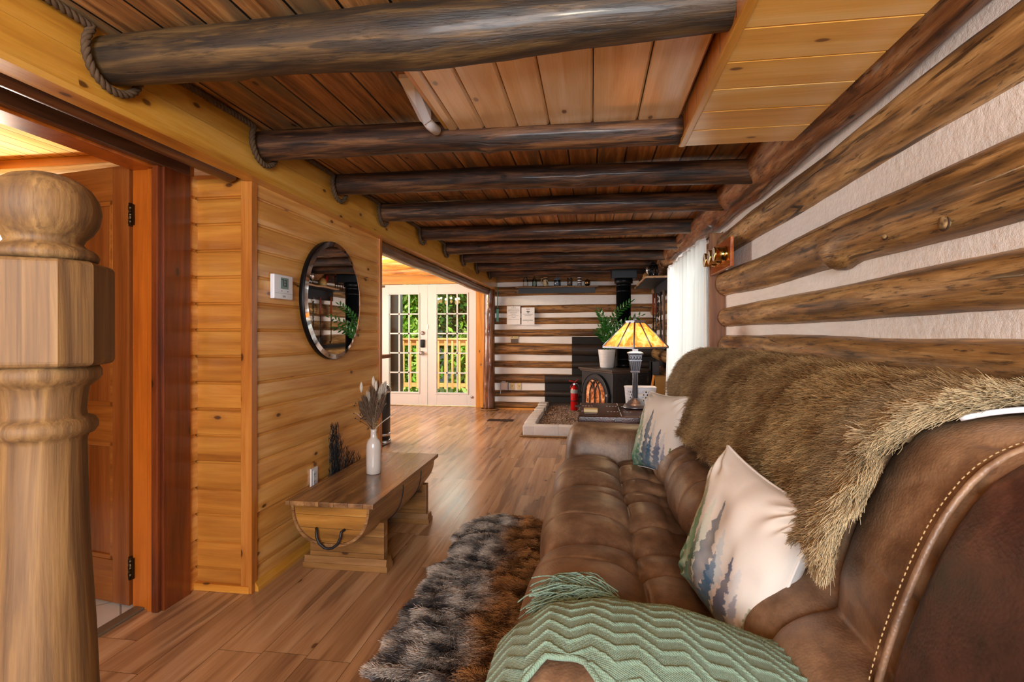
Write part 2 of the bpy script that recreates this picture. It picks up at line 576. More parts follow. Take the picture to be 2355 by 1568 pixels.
def chink(name, masks):
    n = NT(name)
    p = n.sep(n.tc())
    f = n.noise(n.tc(), 3.0, 4.0)
    g = n.noise(n.comb(n.math('MULTIPLY', p[0], 9.0), n.math('MULTIPLY', p[1], 9.0), n.math('MULTIPLY', p[2], 60.0)), 1.0, 3.0)
    col = n.mix(f, srgb('#e4dcd4'), srgb('#f6f2ee'))
    col = n.hsv(col, val=n.math('ADD', 0.9, n.math('MULTIPLY', g, 0.2)))
    k = None
    for (ax, lim, sg, zt) in masks:
        a = n.math('GREATER_THAN' if sg > 0 else 'LESS_THAN', p[ax], lim)
        b = n.math('LESS_THAN', p[2], zt)
        c = n.math('MULTIPLY', a, b)
        k = c if k is None else n.math('MAXIMUM', k, c)
    if k is not None:
        col = n.mix(k, col, srgb('#1b1817'))
    n.bump(n.noise(n.tc(), 26.0, 5.0, 0.7), 0.5, 0.012)
    return n.fin(col, 0.8)
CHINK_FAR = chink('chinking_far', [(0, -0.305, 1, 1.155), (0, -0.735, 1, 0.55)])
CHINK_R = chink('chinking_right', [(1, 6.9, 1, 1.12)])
WHITE = plain('white_paint', '#ddd8d4', 0.42, var=0.03)
WHITE_G = plain('white_plastic', '#e6e6ea', 0.35, var=0.02)
CASING = wood('dark_red_casing', ['#3c1608', '#6a2e10', '#8a4418'], 'Z', 'Y', 0.0, 0.0, (1.2, 16.0), knots=0.16, knot_col='#240c04', rough=0.34, tint=0.0, bump=0.05, coat=0.4)
CASING_H = wood('dark_brown_header', ['#2c140a', '#54301a', '#74482a'], 'Y', 'Z', 0.0, 0.0, (1.2, 18.0), knots=0.1, rough=0.4, tint=0.0, bump=0.08, coat=0.3)
JAMB = wood('orange_stained_jamb', ['#8a3e0c', '#b05a16', '#c26c20'], 'Z', 'X', 0.0, 0.0, (1.0, 14.0), knots=0.08, rough=0.34, tint=0.0, bump=0.04, coat=0.4)
DOORW = wood('red_brown_door', ['#5c2c10', '#7c4018', '#905224'], 'Z', 'X', 0.0, 0.0, (1.0, 20.0), rough=0.22, tint=0.0, bump=0.03, coat=0.6, coat_rough=0.15)
DOORW_H = wood('red_brown_door_rail', ['#6c3810', '#8a4c1a', '#9c5e26'], 'X', 'Z', 0.0, 0.0, (1.0, 20.0), rough=0.25, tint=0.0, bump=0.03, coat=0.6)
BLACK = plain('black_iron', '#1a1a1c', 0.5, 0.0, bump=0.15, bscale=90)
BLACK_M = plain('matte_black_metal', '#17181b', 0.42, 0.6)
BRONZE = metal('old_bronze', '#4a3c2a', 0.4)
BRASS = metal('polished_brass', '#c9a45a', 0.16)
CHROME = metal('brushed_steel', '#b9b9bc', 0.25)
GLASS = glass('window_glass')
ROPE = plain('manila_rope', '#8d6a45', 0.8, var=0.25, scale=60)
ROPE_D = plain('dark_old_rope', '#4f3a24', 0.8, var=0.3, scale=60)

# ---------------------------------------------------------------- logs
def log_part(name, a, b, rad, mat, parent=None, seed=0, n=26, step=0.045, bumps=(), wob=0.05, path=None, round_a=0.0, round_b=0.0, origin=None, flat=1.0):
    """irregular peeled log from a to b; rad = number or list of (t, radius)"""
    a, b = Vector(a), Vector(b)
    L = (b - a).length
    k = max(6, int(L / step))
    d = (b - a).normalized()
    ref = Vector((0, 0, 1)) if abs(d.z) < 0.9 else Vector((0, 1, 0))
    e1 = d.cross(ref).normalized()
    e2 = e1.cross(d).normalized()
    if not hasattr(rad, '__len__'):
        rad = [(0, rad), (1, rad)]
    ts = [r[0] for r in rad]
    rs = [r[1] for r in rad]
    mb = MB()
    off = Vector((seed * 3.7, seed * 1.9, 0))
    tt = [i / k for i in range(k + 1)]
    if round_a:
        tt = [round_a / L * (1 - math.cos(q * PI / 2 / 6)) for q in range(6)] + [t for t in tt if t > round_a / L]
    if round_b:
        tt = [t for t in tt if t < 1 - round_b / L] + [1 - round_b / L * (1 - math.sin(q * PI / 2 / 6)) for q in range(7)]
    v, f = [], []
    for t in tt:
        l = t * L
        r0 = float(np.interp(t, ts, rs))
        if round_a and l < round_a:
            r0 *= math.sqrt(max(0.0, 1 - ((round_a - l) / round_a) ** 2)) * 0.98 + 0.02
        if round_b and L - l < round_b:
            r0 *= math.sqrt(max(0.0, 1 - ((round_b - (L - l)) / round_b) ** 2)) * 0.98 + 0.02
        c = a + d * l
        if path:
            c = c + Vector(path(t))
        c = c + e2 * (noise.noise(Vector((l * 0.9, seed * 5.1, 0.3))) * wob * 0.35 * r0 / 0.08) + e1 * (noise.noise(Vector((l * 0.9, seed * 5.1, 9.3))) * wob * 0.2 * r0 / 0.08)
        for j in range(n):
            th = 2 * PI * j / n
            q = Vector((math.cos(th), math.sin(th), l * 2.2)) + off
            r = r0 * (1 + wob * 1.1 * noise.noise(q) + wob * 0.5 * noise.noise(q * 3.1))
            for (bl, bt, amp, wd) in bumps:
                dt = (th - bt + PI) % (2 * PI) - PI
                r += amp * math.exp(-((l - bl) ** 2 + (dt * r0) ** 2) / (wd * wd))
            v.append(c + e1 * (math.cos(th) * r * flat) + e2 * (math.sin(th) * r))
    m = len(tt)
    for i in range(m - 1):
        for j in range(n):
            j2 = (j + 1) % n
            f.append((i * n + j, i * n + j2, (i + 1) * n + j2, (i + 1) * n + j))
    mb.add(v, f, 0, True)
    mb.f.append(tuple(reversed(range(n)))); mb.m.append(0); mb.sm.append(False)
    mb.f.append(tuple((m - 1) * n + j for j in range(n))); mb.m.append(0); mb.sm.append(False)
    return mb.build(name, mat, parent)

# ---------------------------------------------------------------- setting: floors, ceilings, walls
YB, YF = -2.15, 8.47
struct('floor', MB().box(-1.945, 1.12, YB, 3.76, -0.12, 0).box(-4.8, 1.12, 3.76, 8.62, -0.12, 0), FLOOR)
TILE = NT('grey_floor_tile')
_x = TILE.sep(TILE.tc())
_u = TILE.math('FRACT', TILE.math('DIVIDE', TILE.math('ADD', _x[0], _x[1]), 0.42))
_v = TILE.math('FRACT', TILE.math('DIVIDE', TILE.math('SUBTRACT', _x[0], _x[1]), 0.42))
_g = TILE.math('LESS_THAN', TILE.math('MINIMUM', _u, _v), 0.025)
TILE = TILE.fin(TILE.mix(_g, TILE.mix(TILE.noise(TILE.tc(), 5.0), srgb('#b9b2a6'), srgb('#d6d0c6')), srgb('#8a847a')), 0.35)
struct('floor_bathroom', MB().box(-3.7, -1.945, 0.2, 3.0, -0.12, 0.004), TILE)
struct('trim_1', MB().box(-1.975, -1.925, 1.15, 2.05, 0.0, 0.012, bev=0.004), plain('threshold_strip', '#6a5a48', 0.4))
struct('ceiling', MB().box(-1.6, 1.12, YB, 8.62, 2.14, 2.22), CEIL)

PITCH, GZ = 0.1245, 1.842
def siding(axis, face, sgn, l0, l1, z0, z1, back):
    """profile of grooved boards swept along an axis; sgn = side the face looks to"""
    pts = []
    k = math.ceil((GZ - z0) / PITCH)
    g = GZ - k * PITCH
    while g < z1:
        for dz, dd in ((0.0, -0.011), (0.003, -0.010), (0.007, -0.001), (0.03, 0.002), (0.065, 0.003), (0.10, 0.001), (0.115, -0.001), (0.1215, -0.009)):
            z = g + dz
            if z0 <= z <= z1:
                pts.append((face + sgn * dd, z))
        g += PITCH
    pts = [(face + sgn * -0.002, z0)] + pts + [(face + sgn * -0.002, z1)]
    poly = pts + [(back, z1), (back, z0)]
    if axis == 'Y':
        return MB().prism([(p[0], p[1]) for p in poly], 'Y', l0, l1)
    v = [(l, p[0], p[1]) for l in (l0, l1) for p in poly]
    n = len(poly)
    f = [tuple(reversed(range(n))), tuple(range(n, 2 * n))] + [(i, (i + 1) % n, n + (i + 1) % n, n + i) for i in range(n)]
    return MB().add(v, f)

wl = struct('wall_left', siding('Y', -1.56, 1, 2.281, 3.752, 0.0, 1.93, -1.70), PINE)
struct('wall_return', siding('X', 2.265, -1, -1.9, -1.563, 0.0, 1.93, 2.28), PINE_X)
# upright corner boards and floor mouldings
struct('trim_2', MB().box(-1.605, -1.551, 2.243, 2.287, 0.0, 1.91, bev=0.002), PINE_TRIM)
struct('trim_3', MB().box(-1.59, -1.545, 3.735, 3.775, 0.0, 1.905, bev=0.002), PINE_TRIM)
struct('baseboard_left', MB().prism([(-1.56, 0), (-1.535, 0), (-1.535, 0.018), (-1.553, 0.045), (-1.56, 0.045)], 'Y', 2.27, 3.75), PINE_BOARD)
struct('baseboard_return', MB().box(-1.845, -1.56, 2.235, 2.265, 0.0, 0.035, bev=0.006), PINE_TRIM_X)
# short boarded strip between casing and return wall
struct('wall_strip', siding('Y', -1.845, 1, 2.2, 2.264, 0.0, 1.93, -1.93), PINE)
# header fascia boards along the ceiling edge
fa = MB()
fa.prism([(-1.56, 1.925), (-1.50, 1.925), (-1.50, 2.031), (-1.507, 2.036), (-1.507, 2.139), (-1.56, 2.139)], 'Y', YB, 8.43)
struct('trim_5', fa, PINE_BOARD)
struct('trim_6', MB().prism([(-1.575, 1.905), (-1.493, 1.905), (-1.493, 1.925), (-1.575, 1.925)], 'Y', YB, 8.43), PINE_BOARD)
struct('wall_left_upper', MB().box(-1.86, -1.561, YB, 2.264, 2.07, 2.14).box(-1.70, -1.561, 2.264, 8.45, 1.93, 2.14), CASING_H)

# doorway to the bathroom
struct('trim_7', MB().box(-1.865, -1.83, 2.05, 2.205, 0.0, 1.93, bev=0.004).box(-1.875, -1.842, 2.028, 2.052, 0.0, 1.93, bev=0.006), CASING)
struct('trim_8', MB().box(-1.865, -1.83, YB + 0.3, 2.205, 1.925, 2.07, bev=0.004), CASING_H)
struct('trim_9', MB().box(-1.985, -1.862, 2.05, 2.085, 0.0, 1.935, bev=0.003).box(-1.985, -1.862, 1.15, 2.085, 1.915, 1.945, bev=0.003).box(-1.90, -1.868, 2.032, 2.052, 0.0, 1.915, bev=0.006), JAMB)
struct('trim_10', MB().box(-1.985, -1.83, 1.08, 1.15, 0.0, 1.93, bev=0.004), CASING)
struct('wall_door_side', MB().box(-1.98, -1.862, YB, 1.08, 0.0, 2.14).box(-1.98, -1.862, 1.08, 2.264, 1.945, 2.14).box(-1.98, -1.872, 2.085, 2.264, 0, 1.945), PINE)

# bathroom beyond the doorway
struct('wall_bathroom_far', siding('X', 2.78, -1, -3.7, -1.98, 0.0, 2.3, 2.86), PINE_X)
struct('wall_bathroom_side', siding('Y', -3.66, 1, 0.2, 2.78, 0.0, 2.3, -3.74), PINE)
struct('wall_bathroom_near', MB().box(-3.7, -1.98, 0.16, 0.22, 0, 2.3), PINE_X)
BCEIL = wood('bathroom_ceiling_boards', ['#c98c44', '#e6b872', '#f2d09a'], 'Y', 'X', 0.10, 0.0, (0.9, 12.0), knots=0.1, rough=0.35, tint=0.05, bump=0.03, seam=0.003, seam_col='#4a2a10')
struct('ceiling_bathroom', MB().box(-3.7, -1.94, 0.2, 2.86, 2.26, 2.32), BCEIL)
struct('trim_11', MB().box(-3.66, -1.98, 2.74, 2.78, 2.19, 2.26, bev=0.004), PINE_TRIM_X)
# back of the room, behind the camera, with an unseen window added for light
bk = MB().box(-1.9, 1.1, YB - 0.1, YB, 0, 0.85).box(-1.9, 1.1, YB - 0.1, YB, 2.05, 2.2).box(-1.9, -0.95, YB - 0.1, YB, 0.85, 2.05).box(0.75, 1.1, YB - 0.1, YB, 0.85, 2.05)
struct('wall_back', bk, PINE_X)
wb = MB().box(-0.95, 0.75, YB - 0.08, YB + 0.02, 0.85, 0.9).box(-0.95, 0.75, YB - 0.08, YB + 0.02, 2.0, 2.05).box(-0.95, -0.9, YB - 0.08, YB + 0.02, 0.9, 2.0).box(0.7, 0.75, YB - 0.08, YB + 0.02, 0.9, 2.0).box(-0.12, -0.08, YB - 0.08, YB, 0.9, 2.0)
struct('window_2', wb, WHITE)

# right wall: chinking with round logs, window opening 4.22..6.2
RX = 0.985
wr = MB()
wr.box(RX, 1.12, YB, 4.2, 0, 2.14).box(RX, 1.12, 6.22, 8.6, 0, 2.14).box(RX, 1.12, 4.2, 6.22, 1.98, 2.14).box(RX, 1.12, 4.2, 6.22, 0, 0.42)
wall_right = structure('wall_right')
struct('chinking', wr, CHINK_R, wall_right)
RL = [(1.87, .089, 11), (1.564, .098, 12), (1.322, .073, 13), (1.112, .079, 14), (0.90, .085, 15), (0.66, .08, 16), (0.42, .085, 17), (0.19, .085, 18)]
for z, r, sd in RL:
    bp = []
    if sd == 12:
        bp = [(2.9, 3.9, .02, .06), (3.75, 2.6, .016, .035), (4.25, 2.5, .014, .035)]
        bp = [(4.1 - 0.0, 3.75, .03, .07), (3.72, 2.85, .010, .02), (3.49, 2.95, .010, .02)]
        bp = [(4.37, 4.1, .035, .07), (3.97, 3.65, .006, .03), (3.69, 3.9, .006, .03)]
    log_part('log', (1.0, YB, z), (1.0, 4.14, z + (0.0 if sd != 11 else -0.01)), [(0, r * 1.02), (0.55, r * 1.03), (1, r * 0.97)], LOG_Y, wall_right, sd, bumps=bp, wob=0.05, round_b=0.05)
    log_part('log', (1.0, 6.26, z), (1.0, 8.5, z), r, LOG_Y, wall_right, sd + 20, wob=0.05, round_a=0.05)
log_part('log', (0.90, YB, 2.08), (0.90, 8.5, 2.085), [(0, .106), (.36, .104), (.40, .112), (.6, .103), (1, .098)], LOG_TOP, wall_right, 31, n=32, step=0.035, wob=0.10,
         bumps=[(3.95, 3.6, .03, .07), (3.7, 2.7, .02, .04), (4.9, 4.0, .015, .06), (6.15, 4.0, .018, .06)])
KNOT = NT('pale_cut_knot')
_k = KNOT.sep(KNOT.tc())
KNOT = KNOT.fin(KNOT.ramp(KNOT.noise(KNOT.tc(), 60.0, 3.0), [(.35, srgb('#5e4226')), (.5, srgb('#93744a')), (.65, srgb('#ab8c5e'))]), .8)
KRING = plain('knot_ring_brown', '#3a2414', .8)
for (y, z, r) in ((1.818, 1.515, .017), (1.537, 1.490, .018)):
    MB().lathe([(r * .9, .008), (r, .0), (r * .92, -.006), (r * .3, -.007)], (.911, y, z), 18, axis='X').build('knot', KNOT, wall_right)
    MB().tube([(.911, y + r * 1.12 * math.cos(k * PI / 12), z + r * 1.12 * math.sin(k * PI / 12)) for k in range(25)], .0022, 6).build('knot_ring', KRING, wall_right)
# window in the right wall with brown casing
w1 = structure('window_1')
CAS2 = wood('brown_window_casing', ['#5a3014', '#8a5426', '#a56c36'], 'Z', 'Y', 0, 0, (1.2, 18.0), knots=0.1, rough=0.45, tint=0, bump=0.1)
struct('casing', MB().box(0.875, 1.1, 4.145, 4.185, 0.35, 1.955, bev=0.004).box(0.955, 1.1, 6.215, 6.255, 0.35, 1.96, bev=0.004).box(0.955, 1.1, 4.185, 6.215, 0.38, 0.42, bev=0.004).box(0.99, 1.1, 4.185, 6.215, 1.93, 1.98), CAS2, w1)
struct('sash', MB().box(1.04, 1.08, 4.2, 6.2, 0.42, 0.48).box(1.04, 1.08, 4.2, 6.2, 1.88, 1.94).box(1.04, 1.08, 4.2, 4.26, 0.48, 1.88).box(1.04, 1.08, 6.14, 6.2, 0.48, 1.88).box(1.04, 1.08, 5.18, 5.22, 0.48, 1.88), WHITE, w1)
struct('glazing', MB().box(1.055, 1.06, 4.26, 6.14, 0.48, 1.88), GLASS, w1)

# far log wall with chinking, partly painted black around the stove
wall_far = structure('wall_far')
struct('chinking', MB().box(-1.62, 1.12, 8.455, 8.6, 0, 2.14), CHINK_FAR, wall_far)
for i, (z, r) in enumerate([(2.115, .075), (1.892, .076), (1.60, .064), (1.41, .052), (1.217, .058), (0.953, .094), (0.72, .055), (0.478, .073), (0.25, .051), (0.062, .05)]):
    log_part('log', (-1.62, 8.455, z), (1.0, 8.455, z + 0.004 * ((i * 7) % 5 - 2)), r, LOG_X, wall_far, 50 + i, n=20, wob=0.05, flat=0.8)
struct('baseboard_far', MB().box(-1.5, -0.86, 8.38, 8.40, 0.0, 0.02), PINE_TRIM_X)

# dining side: walls, ceiling with peeled logs, header log over the opening
struct('wall_dining_far', MB().box(-4.8, -3.60, 8.56, 8.66, 0, 2.35).box(-3.60, -1.62, 8.56, 8.66, 2.06, 2.35), PINE_X)
struct('wall_dining_left', siding('Y', -4.78, 1, 3.7, 8.6, 0.0, 2.4, -4.86), PINE)
struct('wall_dining_near', siding('X', 3.70, 1, -4.8, -1.702, 0.0, 2.4, 3.62), PINE_X)
DCEIL = wood('dining_ceiling_boards', ['#9a5a22', '#c98a44', '#dca862'], 'Y', 'X', 0.14, 0, (1, 14.0), knots=0.1, rough=0.4, tint=0.1, bump=0.04, seam=0.003)
struct('ceiling_dining', MB().box(-4.8, -1.56, 3.62, 8.62, 2.31, 2.38), DCEIL)
struct('trim_12', MB().box(-3.60, -1.70, 8.53, 8.57, 2.035, 2.22, bev=0.003), PINE_TRIM_X)
struct('trim_13', MB().box(-1.872, -1.695, 8.50, 8.57, 0.0, 2.035, bev=0.003), PINE_TRIM_O)
struct('trim_14', MB().box(-3.60, -3.545, 8.53, 8.57, 0.0, 2.035, bev=0.003), PINE_TRIM_O)

# ---------------------------------------------------------------- log beams, posts, ropes
BEAMS = [
    (1.46, [(-1.5, 2.055, .070), (-.9, 2.05, .078), (-.5, 2.05, .088), (0.0, 2.075, .076), (.39, 2.08, .066)], 'thick dark charred log beam, nearest of the ceiling beams'),
    (2.235, [(-1.5, 2.065, .066), (-.8, 2.062, .066), (0, 2.035, .058), (.36, 2.03, .055)], 'dark log beam running along the far edge of the pine hatch'),
    (2.965, [(-1.5, 2.078, .062), (-.5, 2.085, .064), (.2, 2.08, .062), (.86, 2.07, .065)], 'dark log beam just beyond the pine boxed soffit'),
    (3.64, [(-1.5, 2.072, .064), (-.3, 2.075, .066), (.86, 2.07, .064)], 'dark log beam above the near edge of the wall opening, second beyond the soffit'),
    (4.53, [(-1.5, 2.086, .062), (.86, 2.08, .062)], 'dark log beam third beyond the pine boxed soffit'),
    (5.32, [(-1.5, 2.088, .062), (.86, 2.08, .06)], 'dark log beam fourth beyond the pine boxed soffit'),
    (6.06, [(-1.5, 2.09, .062), (.86, 2.085, .06)], 'dark log beam fifth beyond the pine boxed soffit'),
    (6.83, [(-1.5, 2.09, .062), (.86, 2.085, .06)], 'dark log beam second from the far log wall'),
    (7.7, [(-1.5, 2.10, .058), (.86, 2.10, .056)], 'dark log beam closest to the far log wall, by the flue box'),
]
for i, (y, pr, lab) in enumerate(BEAMS):
    x0, x1 = pr[0][0], pr[-1][0]
    zs = [(p[0] - x0) / (x1 - x0) for p in pr]
    zc = [p[1] for p in pr]
    rr = [(t, p[2]) for t, p in zip(zs, pr)]
    z0 = zc[0]
    bp = [(random.uniform(.3, 2.1), random.uniform(2.6, 5.2), .012, .035) for _ in range(4)]
    o = log_part('log_beam', (x0, y, z0), (x1, y, z0), rr, BEAM_BIG if i == 0 else BEAM, None, 70 + i, n=26 if i < 5 else 18, step=0.03 if i < 4 else .05, wob=0.06, bumps=bp,
                 path=lambda t, zs=zs, zc=zc, z0=z0: (0, 0, float(np.interp(t, zs, zc)) - z0))
    tag(o, lab, 'beam', 'log ceiling beams', 'thing')
o = log_part('log_beam', (-1.640, YB + .3, 1.936), (-1.640, 2.235, 1.936), .040, CASING_H, None, 91, n=18, wob=0.05, round_b=.02)
tag(o, 'thin dark rounded log tucked under the pine fascia over the bathroom doorway', 'beam', None, 'thing')
HEADER = wood('opening_header_log', ['#2c1c12', '#5a3c24', '#86664a'], 'Y', 'Z', 0, 0, (2, 22.0), knots=0.1, rough=0.34, tint=0, bump=0.35, coat=0.35)
o = log_part('log_beam', (-1.625, 3.76, 1.868), (-1.625, 8.17, 1.868), .055, HEADER, None, 92, n=20, wob=0.07)
tag(o, 'peeled log along the top of the opening to the dining side', 'beam', None, 'thing')
POST = wood('shiny_log_post', ['#34190a', '#6c3c1a', '#9a6636'], 'Z', 'X', 0, 0, (2.0, 20.0), knots=0.3, knot_col='#1c0d06', rough=0.28, tint=0, bump=0.4, coat=0.5, speck=.6, crack=.7, patch=('#3a2010', 1.5, 8, .56, .1, .6))
post = thing('log_post', 'dark glossy upright log post between french doors and far log wall', 'post', (-1.60, 8.272, 0))
log_part('trunk', (-1.60, 8.272, 0.0), (-1.60, 8.272, 1.93), [(0, .098), (.5, .09), (1, .088)], POST, post, 93, n=22, wob=0.08, bumps=[(.7, 4.2, .02, .04), (1.25, 4.9, .018, .04), (1.6, 4.4, .016, .04), (.35, 5.0, .014, .04)])

def rope_mb(path, r=0.011, pitch=0.07, n=6, mb=None, step=0.009, up=(0, 0, 1)):
    """three-strand twisted rope along a polyline"""
    mb = mb or MB()
    P = [Vector(p) for p in path]
    seg = [(P[i + 1] - P[i]).length for i in range(len(P) - 1)]
    tot = sum(seg)
    k = max(8, int(tot / step))
    pts = []
    i, acc = 0, 0.0
    for q in range(k + 1):
        s = tot * q / k
        while i < len(seg) - 1 and acc + seg[i] < s:
            acc += seg[i]
            i += 1
        pts.append(P[i].lerp(P[i + 1], min(1.0, (s - acc) / max(seg[i], 1e-9))))
    a = None
    frames = []
    for q in range(k + 1):
        t = (pts[min(q + 2, k)] - pts[max(q - 2, 0)]).normalized()
        if a is None:
            a = t.cross(Vector((0.3, 0.5, 0.8))).normalized()
        a = (a - t * a.dot(t)).normalized()
        frames.append((a.copy(), t.cross(a)))
    for st in range(3):
        line = []
        for q in range(k + 1):
            th = 2 * PI * (q / k * tot / pitch + st / 3)
            line.append(pts[q] + (frames[q][0] * math.cos(th) + frames[q][1] * math.sin(th)) * r * 0.52)
        mb.tube(line, r * 0.6, n)
    return mb

def arc_path():
    path = []
    y = -0.2
    for (by, pr, _) in BEAMS:
        r, z = pr[0][2] + .027, pr[0][1]
        path.append((-1.482, y, 2.122))
        th0 = math.asin(min(1, max(-1, (2.118 - z) / r)))
        path.append((-1.482, by - r - .05, 2.124))
        for k in range(15):
            th = PI - th0 + (PI + 2 * th0) * k / 14
            path.append((-1.478, by + r * math.cos(th), z + r * math.sin(th)))
        y = by + r + .05
    path.append((-1.482, 8.1, 2.122))
    return path
o = rope_mb(arc_path(), 0.0125, 0.062).build('rope_garland', ROPE_D)
tag(o, 'thick dark rope run along the ceiling edge, looping under each beam end', 'rope')
o = rope_mb([(-1.60 + .136 * math.cos(t * .35), 8.272 + .136 * math.sin(t * .35), 0.013) for t in range(0, 19)], .012, .06).build('rope_ring', ROPE)
tag(o, 'rope ring lying around the foot of the log post', 'rope')

# ---------------------------------------------------------------- pine hatch and boxed soffit at the ceiling
hatch = thing('ceiling_hatch', 'pale shiny pine board hatch set between the two nearest beams', 'hatch', (-0.1, 1.87, 2.06))
for k, (a, b) in enumerate([(-.598, -.555), (-.552, -.442), (-.440, -.303), (-.301, -.17), (-.168, .006), (.008, .184), (.186, .352)]):
    m = MB()
    m.prism([(a, 2.066), (a + .004, 2.060), (b - .010, 2.060), (b - .001, 2.070), (b - .001, 2.086), (a, 2.086)], 'Y', 1.49, 2.222)
    m.build('board', HATCH, hatch)
MB().box(-.612, -.599, 1.49, 2.222, 2.066, 2.136).build('edge_board', PINE_BOARD, hatch)
latch = thing('hatch_latch', 'white plastic pull fixed to the edge of the pine hatch', 'latch', (-.64, 1.95, 2.06))
m = MB()
m.add([(-.672, 1.79, 2.10), (-.618, 1.79, 2.10), (-.665, 2.0, 2.035), (-.618, 2.0, 2.035), (-.672, 1.79, 2.115), (-.618, 1.79, 2.115), (-.68, 2.0, 2.10), (-.618, 2.0, 2.10), (-.645, 1.90, 2.045), (-.645, 2.0, 2.018)],
      [(0, 4, 6, 2), (1, 3, 7, 5), (2, 6, 7, 3, 9), (4, 5, 7, 6), (0, 1, 5, 4), (0, 2, 9, 8), (1, 8, 9, 3), (0, 8, 1)])
m.build('body', WHITE_G, latch)
MB().tube([(-.645, 2.0, 2.045), (-.642, 2.06, 2.04), (-.636, 2.13, 2.045), (-.635, 2.145, 2.05)], [.018, .021, .021, .008], 14).build('handle', WHITE_G, latch)
so = MB()
for k in range(-8, 13):
    y1 = 2.26 - .17 * k
    y0 = y1 - .17
    if y0 < YB or y1 > 2.27:
        continue
    so.prism([(y0 + .008, 1.972), (y1 - .001, 1.972), (y1 - .001, 1.99), (y0, 1.99), (y0, 1.98)], 'X', .381, .797)
trim_s = structure('trim_15')
struct('underside', so, SOFFIT, trim_s)
struct('side_boards', MB().box(.362, .381, YB, 2.26, 1.985, 2.139), SOFFIT_V, trim_s)
struct('edge_strip', MB().box(.355, .381, YB, 2.262, 1.968, 1.986, bev=.003), PINE_BOARD, trim_s)
struct('end_board', MB().box(.381, .797, 2.245, 2.26, 1.99, 2.139), SOFFIT, trim_s)

# dining side ceiling logs
DLOG = wood('honey_peeled_log', ['#96561c', '#cf8a3c', '#e6ac62'], 'X', 'Z', 0, 0, (2, 18.0), knots=0.2, knot_col='#5a2c10', rough=0.35, tint=0.06, bump=0.35, coat=0.3, streak=('#7a4418', 2, 20, .6, .5), speck=.35)
labs = ['honey coloured peeled ceiling log on the dining side, fourth from the french doors', 'honey coloured peeled ceiling log on the dining side, third from the french doors',
        'honey coloured peeled ceiling log on the dining side, second from the french doors', 'honey coloured peeled ceiling log nearest the french doors']
for i, y in enumerate((5.85, 6.75, 7.5, 8.25)):
    o = log_part('peeled_log', (-4.77, y, 2.225), (-1.68, y, 2.225), .082, DLOG, None, 110 + i, n=18, wob=.10, bumps=[(random.uniform(.5, 2.6), 4.7, .02, .06) for _ in range(3)])
    tag(o, labs[i], 'beam', 'peeled logs over the dining side', 'thing')
o = log_part('peeled_log', (-3.64, 2.69, 2.135), (-1.99, 2.69, 2.135), .052, wood('bleached_log', ['#857460', '#b5a48c', '#dcd0bc'], 'X', 'Z', 0, 0, (2, 22), knots=.25, knot_col='#1c130c', rough=.35, tint=0, bump=.4, coat=.3), None, 120, n=18, wob=.08)
tag(o, 'grey bleached log across the top of the bathroom wall', 'beam', None, 'thing')

# ---------------------------------------------------------------- bathroom door
door = structure('door_3', (-1.995, 2.062, 0))
door.rotation_euler = (0, 0, PI - 0.16)
# local: x along leaf from the hinge, +y faces the camera side after the turn
dm = MB()
DW, DT = .76, .036
def dbox(mb, x0, x1, z0, z1, y0=-DT / 2, y1=DT / 2, bev=.002):
    mb.box(x0, x1, y0, y1, z0, z1, bev=bev)
m = MB(); dbox(m, 0, .10, .012, 1.94); dbox(m, DW - .10, DW, .012, 1.94)
m.build('stile', DOORW, door, local=True)
m = MB(); dbox(m, .10, DW - .10, 1.79, 1.94); dbox(m, .10, DW - .10, .72, .88); dbox(m, .10, DW - .10, .012, .20)
m.build('rail', DOORW_H, door, local=True)
m = MB()
for z0, z1 in ((.88, 1.79), (.20, .72)):
    m.box(.10, DW - .10, -.008, .008, z0, z1)
m.build('panel', DOORW, door, local=True)
m = MB()
for z0, z1 in ((.88, 1.79), (.20, .72)):
    for s in (-1, 1):
        for (a0, a1, b0, b1) in ((.10, DW - .10, z0, z0 + .02), (.10, DW - .10, z1 - .02, z1), (.10, .12, z0, z1), (DW - .12, DW - .10, z0, z1)):
            m.box(a0, a1, min(s * .008, s * .016), max(s * .008, s * .016), b0, b1, bev=.003)
m.build('moulding', DOORW_H, door, local=True)
for z in (1.72, .18):
    m = MB()
    m.box(-.003, .0, -.016, .018, z - .045, z + .045)
    m.tube([(-.012, .02, z - .05), (-.012, .02, z + .05)], .008, 10)
    for q in (-.03, 0, .03):
        m.tube([(-.012, .02, z + q - .009), (-.012, .02, z + q + .009)], .0095, 10)
    m.box(-.03, -.012, .018, .022, z - .045, z + .045)
    m.build('hinge', BRONZE, door, local=True)
m = MB(); m.lathe([(.012, 0), (.012, .03), (.027, .04), (.03, .055), (.022, .068)], (DW - .06, DT / 2, .98), 18, axis='Y'); m.build('knob', BRONZE, door, local=True)

